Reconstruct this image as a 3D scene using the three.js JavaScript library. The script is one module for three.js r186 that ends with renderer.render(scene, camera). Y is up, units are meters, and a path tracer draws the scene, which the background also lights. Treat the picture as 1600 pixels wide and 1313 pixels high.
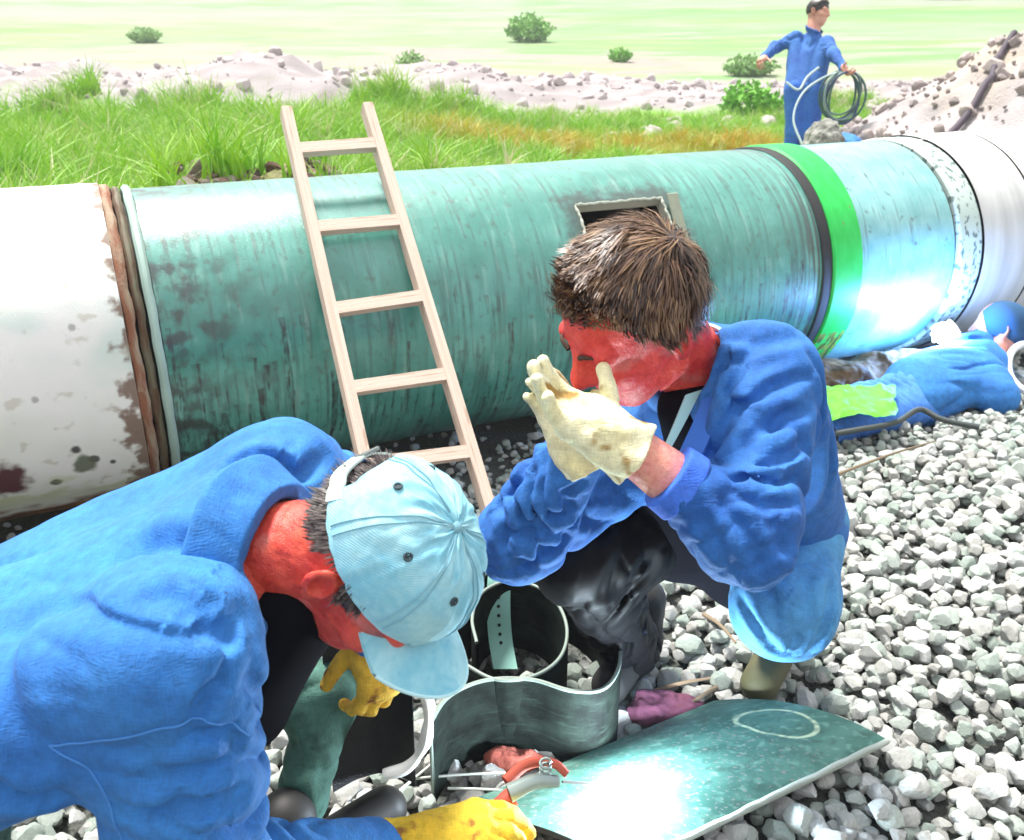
import * as THREE from 'three';
import { mergeGeometries, mergeVertices, toCreasedNormals } from 'three/addons/utils/BufferGeometryUtils.js';

// ---------------------------------------------------------------- camera, sky, sun, exposure
const scene = new THREE.Scene();
const camera = new THREE.PerspectiveCamera(50, 1024 / 840, 0.05, 2000);
camera.position.set(0, 1.4, 0);
camera.rotation.set(THREE.MathUtils.degToRad(-23.6), 0, 0);
const renderer = new THREE.WebGLRenderer({ antialias: true });
renderer.setSize(1024, 840);
renderer.toneMapping = THREE.LinearToneMapping;
renderer.toneMappingExposure = 9;
renderer.shadowMap.enabled = true;
camera.focus = 1.7; camera.userData.fStop = 8;

{ // an even overcast sky, three times brighter overhead than at the horizon
  const w = 128, h = 64, data = new Float32Array(w * h * 4);
  for (let j = 0; j < h; j++) for (let i = 0; i < w; i++) {
    const e = ((j + 0.5) / h - 0.5) * Math.PI, o = (j * w + i) * 4;
    const l = e > 0 ? 0.21 * (1 + 2 * Math.sin(e)) / 3 : 0.07;
    data[o] = l * 0.97; data[o + 1] = l * 1.0; data[o + 2] = l * 1.04; data[o + 3] = 1;
  }
  const sky = new THREE.DataTexture(data, w, h, THREE.RGBAFormat, THREE.FloatType);
  sky.mapping = THREE.EquirectangularReflectionMapping; sky.magFilter = THREE.LinearFilter; sky.needsUpdate = true;
  scene.background = sky; scene.environment = sky;
}
const sun = new THREE.DirectionalLight(new THREE.Color(1, 0.97, 0.92), 1.5);
sun.position.set(-5, 20, -11); sun.target.position.set(0.5, 0, -2.5);
sun.castShadow = true; sun.shadow.radius = 22;
Object.assign(sun.shadow.camera, { left: -12, right: 12, top: 12, bottom: -12, near: 1, far: 60 });
sun.shadow.mapSize.set(2048, 2048);
scene.add(sun, sun.target);

// ---------------------------------------------------------------- helpers
let seed = 7;
const rnd = () => { seed = (seed + 0x6d2b79f5) | 0; let t = Math.imul(seed ^ (seed >>> 15), 1 | seed); t = (t + Math.imul(t ^ (t >>> 7), 61 | t)) ^ t; return ((t ^ (t >>> 14)) >>> 0) / 4294967296; };
const rr = (a, b) => a + (b - a) * rnd();
const clamp = (x, a = 0, b = 1) => Math.min(b, Math.max(a, x));
const lerp = (a, b, t) => a + (b - a) * t;
const sstep = (a, b, x) => { const t = clamp((x - a) / (b - a)); return t * t * (3 - 2 * t); };
const PERM = new Uint8Array(512); { const p = [...Array(256).keys()]; for (let i = 255; i > 0; i--) { const j = Math.floor(rnd() * (i + 1)); [p[i], p[j]] = [p[j], p[i]]; } for (let i = 0; i < 512; i++) PERM[i] = p[i & 255]; }
const fade = (t) => t * t * t * (t * (t * 6 - 15) + 10);
const grad = (h, x, y, z) => { h &= 15; const u = h < 8 ? x : y, v = h < 4 ? y : h === 12 || h === 14 ? x : z; return ((h & 1) ? -u : u) + ((h & 2) ? -v : v); };
function noise(x, y = 0, z = 0) {
  const xf = Math.floor(x), yf = Math.floor(y), zf = Math.floor(z), X = xf & 255, Y = yf & 255, Z = zf & 255;
  x -= xf; y -= yf; z -= zf;
  const u = fade(x), v = fade(y), w = fade(z), A = PERM[X] + Y, B = PERM[X + 1] + Y;
  const AA = PERM[A & 255] + Z, AB = PERM[(A + 1) & 255] + Z, BA = PERM[B & 255] + Z, BB = PERM[(B + 1) & 255] + Z;
  return lerp(lerp(lerp(grad(PERM[AA & 255], x, y, z), grad(PERM[BA & 255], x - 1, y, z), u), lerp(grad(PERM[AB & 255], x, y - 1, z), grad(PERM[BB & 255], x - 1, y - 1, z), u), v),
    lerp(lerp(grad(PERM[(AA + 1) & 255], x, y, z - 1), grad(PERM[(BA + 1) & 255], x - 1, y, z - 1), u), lerp(grad(PERM[(AB + 1) & 255], x, y - 1, z - 1), grad(PERM[(BB + 1) & 255], x - 1, y - 1, z - 1), u), v), w);
}
const fbm = (x, y = 0, z = 0, n = 4) => { let s = 0, a = 0.5; for (let i = 0; i < n; i++) { s += a * noise(x, y, z); x = x * 2.03 + 17.1; y = y * 2.03 + 5.3; z = z * 2.03 + 9.7; a *= 0.5; } return s; };
const mix3 = (a, b, t) => [lerp(a[0], b[0], t), lerp(a[1], b[1], t), lerp(a[2], b[2], t)];
const V3 = (a) => new THREE.Vector3(a[0], a[1], a[2]);
const mat = (c, roughness = 0.85, extra = {}) => { const m = new THREE.MeshPhysicalMaterial({ roughness, side: THREE.DoubleSide, ...extra }); m.color.setRGB(c[0], c[1], c[2]); return m; };
const taken = {};
const numbered = (n) => { const k = (taken[n] = (taken[n] ?? -1) + 1); return k ? `${n}_${String(k).padStart(3, '0')}` : n; };
function obj(name, geometry, material, parent) {
  const m = new THREE.Mesh(geometry, material); m.name = parent ? name : numbered(name); m.castShadow = m.receiveShadow = true; (parent ?? scene).add(m); return m;
}
function tag(o, label, category, group) { o.userData.label = label; o.userData.category = category; if (group) o.userData.group = group; return o; }
function thing(name, label, category, group) { const g = new THREE.Group(); g.name = numbered(name); scene.add(g); return tag(g, label, category, group); }
function base(g, x, y, z) { g.position.set(x, y, z); for (const c of g.children) { c.position.x -= x; c.position.y -= y; c.position.z -= z; } return g; } // puts a group's origin at the thing's base
function structure(o) { o.userData.kind = 'structure'; return o; }
function grid(nu, nv, f, closedU = false) { // f(u, v) -> { p, uv, c }
  const pos = [], uv = [], col = [], idx = []; let hasC = false;
  for (let j = 0; j <= nv; j++) for (let i = 0; i <= nu; i++) { const r = f(i / nu, j / nv); pos.push(...r.p); uv.push(...(r.uv ?? [i / nu, j / nv])); if (r.c) { hasC = true; col.push(...r.c); } }
  for (let j = 0; j < nv; j++) for (let i = 0; i < nu; i++) { const a = j * (nu + 1) + i, b = a + 1, c = a + nu + 1, d = c + 1; idx.push(a, b, d, a, d, c); }
  const g = new THREE.BufferGeometry(); g.setAttribute('position', new THREE.Float32BufferAttribute(pos, 3)); g.setAttribute('uv', new THREE.Float32BufferAttribute(uv, 2));
  if (hasC) g.setAttribute('color', new THREE.Float32BufferAttribute(col, 3));
  g.setIndex(idx); g.computeVertexNormals(); return g;
}
function texture(w, h, f, repeat, srgb = false) { // f(u, v) -> [r, g, b] linear
  const d = new Uint8Array(w * h * 4), enc = (x) => 255 * clamp(srgb ? (x <= 0.0031308 ? 12.92 * x : 1.055 * Math.pow(x, 1 / 2.4) - 0.055) : x);
  for (let j = 0; j < h; j++) for (let i = 0; i < w; i++) { const c = f((i + 0.5) / w, (j + 0.5) / h), o = (j * w + i) * 4; d[o] = enc(c[0]); d[o + 1] = enc(c[1]); d[o + 2] = enc(c[2]); d[o + 3] = 255; }
  const t = new THREE.DataTexture(d, w, h); t.magFilter = THREE.LinearFilter; t.minFilter = THREE.LinearMipmapLinearFilter; t.wrapS = t.wrapT = THREE.RepeatWrapping; if (srgb) t.colorSpace = THREE.SRGBColorSpace; if (repeat) t.repeat.set(...repeat); t.needsUpdate = true; return t;
}
function tube(points, r, seg = 8, steps) { // r: number or function of t
  const c = new THREE.CatmullRomCurve3(points.map(V3)); const n = steps ?? Math.max(6, points.length * 6);
  const g = new THREE.TubeGeometry(c, n, typeof r === 'number' ? r : 1, seg, false);
  if (typeof r !== 'number') { const p = g.attributes.position; for (let i = 0; i <= n; i++) { const q = c.getPointAt(i / n), s = r(i / n); for (let j = 0; j <= seg; j++) { const k = i * (seg + 1) + j; p.setXYZ(k, q.x + (p.getX(k) - q.x) * s, q.y + (p.getY(k) - q.y) * s, q.z + (p.getZ(k) - q.z) * s); } } g.computeVertexNormals(); }
  return g;
}
function ribbon(points, ups, width, thick, steps = 60, closed = false) { // a strip of some thickness: points run along one edge, ups say where its width goes
  const c = new THREE.CatmullRomCurve3(points.map(V3), closed, 'centripetal'), cu = new THREE.CatmullRomCurve3(ups.map(V3), closed);
  const w = typeof width === 'number' ? () => width : width;
  const frames = [];
  for (let i = 0; i <= steps; i++) { const t = i / steps, p = c.getPoint(t), d = c.getTangent(t), u = cu.getPoint(t).normalize(), n = new THREE.Vector3().crossVectors(d, u).normalize(); frames.push([p, u, n, w(t), t]); }
  const prof = [[0, -1], [0, 1], [0.5, 1], [1, 1], [1, -1], [0.5, -1], [0, -1]];
  const L = c.getLength();
  const g = grid(steps, 6, (a, b) => { const [p, u, n, ww, t] = frames[Math.round(a * steps)], [pu, pn] = prof[Math.round(b * 6)]; return { p: [p.x + u.x * pu * ww + n.x * pn * thick / 2, p.y + u.y * pu * ww + n.y * pn * thick / 2, p.z + u.z * pu * ww + n.z * pn * thick / 2], uv: [t * L, pu * ww] }; });
  return toCreasedNormals(g, 0.7);
}
function box(w, h, d, bevel = 0.004) { // a box with chamfered edges
  const s = new THREE.Shape(); const x = w / 2 - bevel, y = h / 2 - bevel; s.moveTo(-x, -y); s.lineTo(x, -y); s.lineTo(x, y); s.lineTo(-x, y); s.closePath();
  const g = new THREE.ExtrudeGeometry(s, { depth: d - 2 * bevel, bevelThickness: bevel, bevelSize: bevel, bevelSegments: 1, steps: 1 }); g.translate(0, 0, -d / 2 + bevel); return g;
}
function place(g, origin, X, Y, Z) { const m = new THREE.Matrix4().makeBasis(V3(X), V3(Y), V3(Z)); m.setPosition(...origin); g.applyMatrix4(m); return g; }
// grey noise for fine relief, shared
const grainTex = texture(256, 256, (u, v) => { const n = 0.5 + 0.5 * (noise(u * 64, v * 64, 3) * 0.6 + noise(u * 128, v * 128, 8) * 0.6); return [n, n, n]; });
const clone = (t, a, b) => { const c = t.clone(); c.repeat.set(a, b); c.needsUpdate = true; return c; };

// ---------------------------------------------------------------- the lie of the land
// the pipe runs along U; q is the distance across it, away from the camera
const UX = 0.908, UZ = -0.419, NX = 0.419, NZ = 0.908, QA = 3.35, YC = 0.372, RP = 0.522;
const sOf = (x, z) => x * UX + z * UZ, qOf = (x, z) => -(x * NX + z * NZ);
const onPipe = (s, phi, R) => { const q = QA - R * Math.cos(phi); return [s * UX - q * NX, YC + R * Math.sin(phi), s * UZ - q * NZ]; };
const along = (s, q, y) => [s * UX - q * NX, y, s * UZ - q * NZ];
function landH(x, z) {
  const q = qOf(x, z), s = sOf(x, z), d = Math.hypot(x, z);
  let h = 0.03 * fbm(x * 1.3, z * 1.3, 1, 3);
  h += -0.2 * sstep(1.9, 2.9, q) * (1 - sstep(3.7, 4.6, q));
  const bermS = 0.35 + 0.75 * sstep(0.1, 0.5, s) * (1 - sstep(1.2, 1.5, s)) + 0.5 * sstep(1.6, 1.9, s) * (1 - sstep(2.5, 2.9, s));
  h += 0.74 * bermS * sstep(4.1, 4.9, q) * (1 - sstep(5.2, 6.4, q)) * (0.8 + 0.5 * fbm(x * 2.2, z * 2.2, 4, 3));
  if (q > 4) h += 0.05 * fbm(x * 2, z * 2, 7, 3);
  // spoil bank across the meadow, then the fields rise gently
  const bank = sstep(12.8, 15.5, -z - 2.6 * sstep(-3, 3, x) + 1.5 * noise(x * 0.4, z * 0.4, 9)) * (1 - sstep(20, 26, -z));
  h += bank * (0.5 + 0.7 * fbm(x * 0.35, z * 0.35, 2, 4) + 0.35 * fbm(x * 1.7, z * 1.7, 5, 3)) * (1.15 - 0.65 * sstep(-6, 6, x));
  if (d > 26) { const t = d - 26; h += 0.0267 * t + 0.000195 * t * t; if (z < 0) h += 0.012 * t * noise(x * 0.008, z * 0.008, 3); }
  return h;
}
function moundH(x, z) { const dx = x - 6.6, dz = z + 8.6, r = Math.hypot(dx * 0.95, dz) / 4.0; return r < 1 ? 2.55 * Math.pow(1 - r, 1.05) + (1 - r) * 0.6 * fbm(x * 1.6, z * 1.6, 6, 4) : -0.3 * (r - 1) * 4; }

const PALE = [0.30, 0.26, 0.27], SOIL = [0.16, 0.085, 0.045], GREEN = [0.16, 0.36, 0.02], BED = [0.075, 0.08, 0.07];
function landColor(x, z) {
  const q = qOf(x, z), s = sOf(x, z), d = Math.hypot(x, z), n1 = fbm(x * 0.9, z * 0.9, 11, 4), n2 = fbm(x * 4, z * 4, 12, 3), n3 = fbm(x * 0.12, z * 0.3, 13, 4);
  if (q < 3.9) return mix3(BED, SOIL, clamp(0.4 + n1));
  let c = mix3(mix3(SOIL, [0.24, 0.19, 0.14], clamp(0.5 + n2 * 1.5)), GREEN, sstep(5.4, 6.6, q + n1 * 1.5));
  c = mix3(c, [0.17, 0.37, 0.03], clamp(n1 * 2));
  const b = sstep(12, 14, -z - 2.6 * sstep(-3, 3, x) + n1 * 5);
  c = mix3(c, mix3(PALE, mix3([0.22, 0.185, 0.175], [0.38, 0.35, 0.35], clamp(0.5 + n2 * 2)), 0.7), b);
  if (-z > 23) { // the fields: strips of grass, stubble and bare soil
    const t = (d - 23) + 22 * n3 + x * 0.12, k = noise(t * 0.06, x * 0.008, 21) + 0.35 * fbm(x * 0.15, t * 0.3, 22, 3), k2 = noise(t * 0.035 + 9, x * 0.01, 31) + 0.3 * fbm(x * 0.2, t * 0.25, 32, 3);
    let f = mix3([0.26, 0.28, 0.21], [0.11, 0.27, 0.055], sstep(-0.25, 0.35, k + (x > 0 ? 0.08 : -0.05)));
    f = mix3(f, [0.29, 0.23, 0.215], sstep(0.0, 0.4, k2) * (x < 6 ? 0.85 : 0.3));
    f = mix3(f, [0.20, 0.28, 0.07], sstep(0.0, 0.4, noise(t * 0.09 + 3, x * 0.01, 41) + 0.3 * fbm(x * 0.3, t * 0.3, 42, 3)) * 0.6);
    f = mix3(f, [0.11, 0.21, 0.06], sstep(0.15, 0.4, fbm(x * 0.5, t * 0.6, 43, 4)) * 0.5);
    c = mix3(c, f, sstep(23, 28, -z + n1 * 4));
  }
  return c;
}
{
  const nz = 420, nx = 260;
  const g = grid(nx, nz, (a, b) => {
    const t = b < 0.25 ? lerp(-8, 6, b / 0.25) : 6 + (Math.exp((b - 0.25) / 0.75 * 4.35) - 1) / (Math.exp(4.35) - 1) * 414;
    const z = -t, w = 14 + Math.max(0, t) * 1.6, x = (a - 0.5) * 2 * w, q = qOf(x, z);
    return { p: [x, landH(x, z) - (q < 4.0 ? 0.07 : 0), z], uv: [x, z], c: landColor(x, z) };
  });
  const m = mat([1, 1, 1], 0.95, { vertexColors: true, bumpMap: clone(grainTex, 0.7, 0.7), bumpScale: 0.02 });
  structure(obj('ground', g, m));
  const mg = grid(110, 110, (a, b) => { const x = 2.4 + a * 8.4, z = -12.8 + b * 8.4, n = fbm(x * 2.2, z * 2.2, 51, 4), k = fbm(x * 0.8, z * 0.8, 52, 3); return { p: [x, moundH(x, z) - 0.04, z], uv: [x, z], c: mix3(mix3([0.38, 0.34, 0.34], [0.20, 0.18, 0.175], clamp(0.4 + n * 1.8)), [0.40, 0.31, 0.18], clamp(k * 2 - 0.15)) }; });
  structure(obj('spoil_mound', mg, m));
}

// ---------------------------------------------------------------- gravel
const stoneGeo = [];
for (let v = 0; v < 10; v++) {
  const g0 = new THREE.IcosahedronGeometry(1, 3); g0.deleteAttribute('normal'); g0.deleteAttribute('uv'); const g = mergeVertices(g0, 1e-4);
  const planes = []; for (let k = 0; k < 13; k++) { const z = rr(-1, 1), a = rr(0, 6.283), r = Math.sqrt(1 - z * z); planes.push([r * Math.cos(a), z, r * Math.sin(a), rr(0.55, 0.86)]); }
  const p = g.attributes.position, sx = rr(0.85, 1.25), sy = rr(0.6, 0.85), sz = rr(0.8, 1.1);
  for (let i = 0; i < p.count; i++) { const x = p.getX(i), y = p.getY(i), z = p.getZ(i); let r = 1; for (const [a, b, c, d] of planes) { const k = a * x + b * y + c * z; if (k > 0.05) r = Math.min(r, d / k); } r *= 1 + 0.06 * noise(x * 3, y * 3, z * 3 + v * 9); p.setXYZ(i, x * r * sx, y * r * sy, z * r * sz); }
  const f = toCreasedNormals(g, 0.34), q = f.attributes.position, uv = new Float32Array(q.count * 2); for (let i = 0; i < q.count; i++) { uv[2 * i] = q.getX(i) + q.getZ(i) * 0.4; uv[2 * i + 1] = q.getY(i) + q.getZ(i) * 0.6; } f.setAttribute('uv', new THREE.BufferAttribute(uv, 2));
  stoneGeo.push(f);
}
const stoneTones = [[0.62, 0.64, 0.60], [0.57, 0.62, 0.56], [0.65, 0.65, 0.62], [0.51, 0.57, 0.51], [0.63, 0.63, 0.58], [0.42, 0.49, 0.43], [0.56, 0.55, 0.51], [0.68, 0.69, 0.66]];
const stoneMap = texture(256, 256, (u, v) => { const n = clamp(0.84 + 0.3 * fbm(u * 7, v * 7, 2, 5)); return [n, n, n]; }, [0.8, 0.8], true);
const stoneMats = stoneTones.map((c) => mat(c, 0.93, { map: stoneMap, bumpMap: clone(grainTex, 0.6, 0.6), bumpScale: 0.0035 }));
const bed = structure(obj('gravel_bed', grid(200, 130, (a, b) => { const x = -4.2 + a * 11.7, z = 1 - b * 8; return { p: [x, Math.min(landH(x, z), 0.2) - 0.035 - (qOf(x, z) > 3.8 ? 0.4 : 0), z], uv: [x, z] }; }), mat(BED, 0.97, { bumpMap: clone(grainTex, 1.3, 1.3), bumpScale: 0.02 })));
{
  const list = [], COILC = [0.049, 0, -1.889];
  const add = (x, z, size, lift) => list.push({ x, z, r: size, y: landH(x, z) + lift, k: Math.floor(rnd() * 10), t: Math.floor(rnd() * 8), e: [rr(-0.5, 0.5), rr(0, 6.28), rr(-0.5, 0.5)] });
  for (const [cell, smin, smax, lift, keep] of [[0.042, 0.018, 0.028, -0.02, 1], [0.048, 0.020, 0.036, 0.0, 0.95], [0.1, 0.026, 0.046, 0.012, 0.6]])
    for (let x = -2.6; x < 6.4; x += cell) for (let z = 0.1; z > -5.8; z -= cell) {
      const X = x + rr(-0.45, 0.45) * cell, Z = z + rr(-0.45, 0.45) * cell, q = qOf(X, Z);
      if (q > 3.75 || q < 0.1 || Math.abs(X) > 0.75 - Z * 0.72 || rnd() > keep || q > 2.75 + 0.7 * rnd()) continue;
      if (q > 2.15 && rnd() < (q - 2.15) * 0.35) continue;
      if (Math.hypot(X - COILC[0], (Z - COILC[2]) * 1.1) < 0.2 && lift > -0.01) continue; // stones left out so the bare dark bed stands for shade inside the coil
      add(X, Z, rr(smin, smax) * 0.93 * (q > 2.1 ? 0.75 : 1), lift + rr(-0.008, 0.008));
    }
  const mtx = new THREE.Matrix4(), Q = new THREE.Quaternion(), E = new THREE.Euler(), S = new THREE.Vector3(), T = new THREE.Vector3();
  // the 300 stones that show largest lie to the right of the plate, in the open
  const open = list.filter((s) => s.r > 0.022 && s.y > -0.005 && s.z < -1.0 && s.z > -2.7 && s.x > 0.22 && s.x < 0.25 - s.z * 0.62).sort((a, b) => b.r / Math.hypot(b.x, 1.4, b.z) - a.r / Math.hypot(a.x, 1.4, a.z)).slice(0, 300);
  const chosen = new Set(open);
  for (const s of open) { const m = obj('stone', stoneGeo[s.k], stoneMats[s.t], bed); m.position.set(s.x, s.y, s.z); m.rotation.set(...s.e); m.scale.setScalar(s.r); }
  const rest = list.filter((s) => !chosen.has(s)), white = mat([1, 1, 1], 0.93, { map: stoneMap, bumpMap: clone(grainTex, 0.6, 0.6), bumpScale: 0.0035 }), C = new THREE.Color();
  for (let k = 0; k < 10; k++) {
    const part = rest.filter((s) => s.k === k), im = new THREE.InstancedMesh(stoneGeo[k], white, part.length); im.name = 'gravel'; im.userData.kind = 'stuff'; im.castShadow = im.receiveShadow = true; bed.add(im);
    part.forEach((s, i) => { im.setMatrixAt(i, mtx.compose(T.set(s.x, s.y, s.z), Q.setFromEuler(E.set(...s.e)), S.setScalar(s.r))); const c = stoneTones[s.t]; im.setColorAt(i, C.setRGB(c[0], c[1], c[2])); });
  }
}

// ---------------------------------------------------------------- pipeline
const pipe = thing('pipeline', 'huge teal and cream steel pipe with green band and square cut hatch', 'pipe');
const blot = (s, p, cs, cp, r, k) => sstep(r, r * 0.55, Math.hypot(s - cs, (p - cp) * RP) + r * 0.55 * fbm(s * 22 + k, p * 12, k, 3));
function tealTexture(s0, s1) {
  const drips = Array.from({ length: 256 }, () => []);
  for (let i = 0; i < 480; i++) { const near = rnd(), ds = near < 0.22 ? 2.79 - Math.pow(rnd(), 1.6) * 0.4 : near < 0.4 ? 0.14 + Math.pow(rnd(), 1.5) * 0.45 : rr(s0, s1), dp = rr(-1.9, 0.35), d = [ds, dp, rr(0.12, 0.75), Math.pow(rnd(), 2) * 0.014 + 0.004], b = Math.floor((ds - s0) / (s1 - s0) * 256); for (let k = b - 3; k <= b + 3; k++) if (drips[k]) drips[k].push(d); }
  return texture(2048, 1024, (u, v) => {
    const s = lerp(s0, s1, u), p = lerp(-Math.PI, Math.PI, v);
    const cloud = fbm(s * 2.3, p * 1.6, 61, 4), fine = fbm(s * 14, p * 6, 62, 4), drip = noise(s * 46, p * 1.3, 63) * 0.6 + noise(s * 100, p * 2.2, 64) * 0.4;
    let c = mix3([0.055, 0.34, 0.27], [0.15, 0.53, 0.44], clamp(0.5 + cloud * 1.6 + fine * 0.8));
    const run = fbm(s * 60, p * 1.5, 63, 3), run2 = fbm(s * 34 + 5, p * 2.4, 64, 3);
    c = mix3(c, [0.055, 0.15, 0.125], clamp(sstep(-0.02, 0.4, run + 0.3 * cloud + 0.03) * (0.55 + fine)));      // grime that ran down
    c = mix3(c, [0.42, 0.68, 0.60], clamp(sstep(0.1, 0.5, run2 + 0.3 * fine) * 0.4));                    // pale runs
    c = mix3(c, [0.09, 0.14, 0.12], sstep(0.2, 0.42, fbm(s * 50, p * 26, 67, 4)) * 0.35);                     // specks
    // tar and soot: beside the left joint, round the hatch, along the right joint
    c = mix3(c, [0.03, 0.04, 0.035], clamp(sstep(0.42, 0.02, s - 0.1 - 0.3 * fbm(s * 6, p * 4, 168, 4)) * sstep(-0.1, 0.3, fbm(s * 15, p * 8, 68, 5)+ 0.06)) * 0.9);
    const dh = Math.hypot(Math.max(0, Math.abs(s - 1.85) - 0.2), Math.max(0, Math.abs(p - 0.54) - 0.37) * RP);
    c = mix3(c, [0.04, 0.07, 0.055], sstep(0.1, 0.01, dh + 0.09 * fbm(s * 18, p * 10, 69, 4)) * 0.9);
    c = mix3(c, [0.04, 0.035, 0.035], sstep(2.5, 2.76, s) * sstep(-0.02, 0.3, noise(s * 60, p * 1.1, 70) + 0.3 * fbm(s * 9, p * 4, 170, 3)) * 0.85);
    c = mix3(c, [0.07, 0.075, 0.055], sstep(0.14, 0.4, fbm(s * 34, p * 13, 71, 5) + 0.2 * fbm(s * 3, p * 2, 72, 2)) * 0.45);  // splashed mud
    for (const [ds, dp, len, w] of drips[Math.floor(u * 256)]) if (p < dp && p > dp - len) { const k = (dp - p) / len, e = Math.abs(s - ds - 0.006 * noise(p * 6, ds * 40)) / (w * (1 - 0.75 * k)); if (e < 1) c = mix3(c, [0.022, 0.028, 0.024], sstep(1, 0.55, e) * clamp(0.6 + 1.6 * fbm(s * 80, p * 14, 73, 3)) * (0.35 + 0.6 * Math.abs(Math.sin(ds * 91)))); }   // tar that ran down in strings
    return c;
  }, null, true);
}
function shell(s0, s1, R, opt = {}) { // a length of pipe wall, with an optional opening
  const { hole, ns = Math.max(4, Math.ceil((s1 - s0) / 0.03)), np = 120, wob = 0 } = opt, pos = [], uv = [], idx = [];
  const S = [], F = []; for (let i = 0; i <= ns; i++) S.push(lerp(s0, s1, i / ns)); for (let j = 0; j <= np; j++) F.push(lerp(-Math.PI, Math.PI, j / np));
  if (hole) { for (const h of [hole[0], hole[1]]) S[S.reduce((b, x, i) => (Math.abs(x - h) < Math.abs(S[b] - h) ? i : b), 0)] = h; for (const h of [hole[2], hole[3]]) F[F.reduce((b, x, i) => (Math.abs(x - h) < Math.abs(F[b] - h) ? i : b), 0)] = h; }
  for (let j = 0; j <= np; j++) for (let i = 0; i <= ns; i++) { const w = wob ? wob * fbm(S[i] * 5, Math.cos(F[j]) * 2.4, Math.sin(F[j]) * 2.4, 3) : 0; pos.push(...onPipe(S[i], F[j], R + w)); uv.push((S[i] - s0) / (s1 - s0), j / np); }
  const W = ns + 1, inside = (i, j) => hole && S[i] > hole[0] - 1e-6 && S[i + 1] < hole[1] + 1e-6 && F[j] > hole[2] - 1e-6 && F[j + 1] < hole[3] + 1e-6;
  for (let j = 0; j < np; j++) for (let i = 0; i < ns; i++) if (!inside(i, j)) { const a = j * W + i; idx.push(a, a + W + 1, a + 1, a, a + W, a + W + 1); }
  const g = new THREE.BufferGeometry(); g.setAttribute('position', new THREE.Float32BufferAttribute(pos, 3)); g.setAttribute('uv', new THREE.Float32BufferAttribute(uv, 2)); g.setIndex(idx); g.computeVertexNormals(); return g;
}
function ring(s0, s1, R, bevel = 0.006, edge = 0) { // a collar round the pipe: profile (s, r) turned about the axis; edge makes its rims ragged
  const prof = [[s0, R - 0.06], [s0, R - bevel], [s0 + bevel, R], [lerp(s0, s1, 0.5), R + 0.001], [s1 - bevel, R], [s1, R - bevel], [s1, R - 0.06]];
  return toCreasedNormals(grid(180, 6, (a, b) => { const f = lerp(-Math.PI, Math.PI, a), [s, r] = prof[Math.round(b * 6)], k = Math.round(b * 6); const w = edge ? edge * fbm(Math.cos(f) * 6, Math.sin(f) * 6, k < 3 ? 1 : 5, 4) : 0; return { p: onPipe(s + w, f, r), uv: [s, f * R] }; }), 0.5);
}
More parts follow.
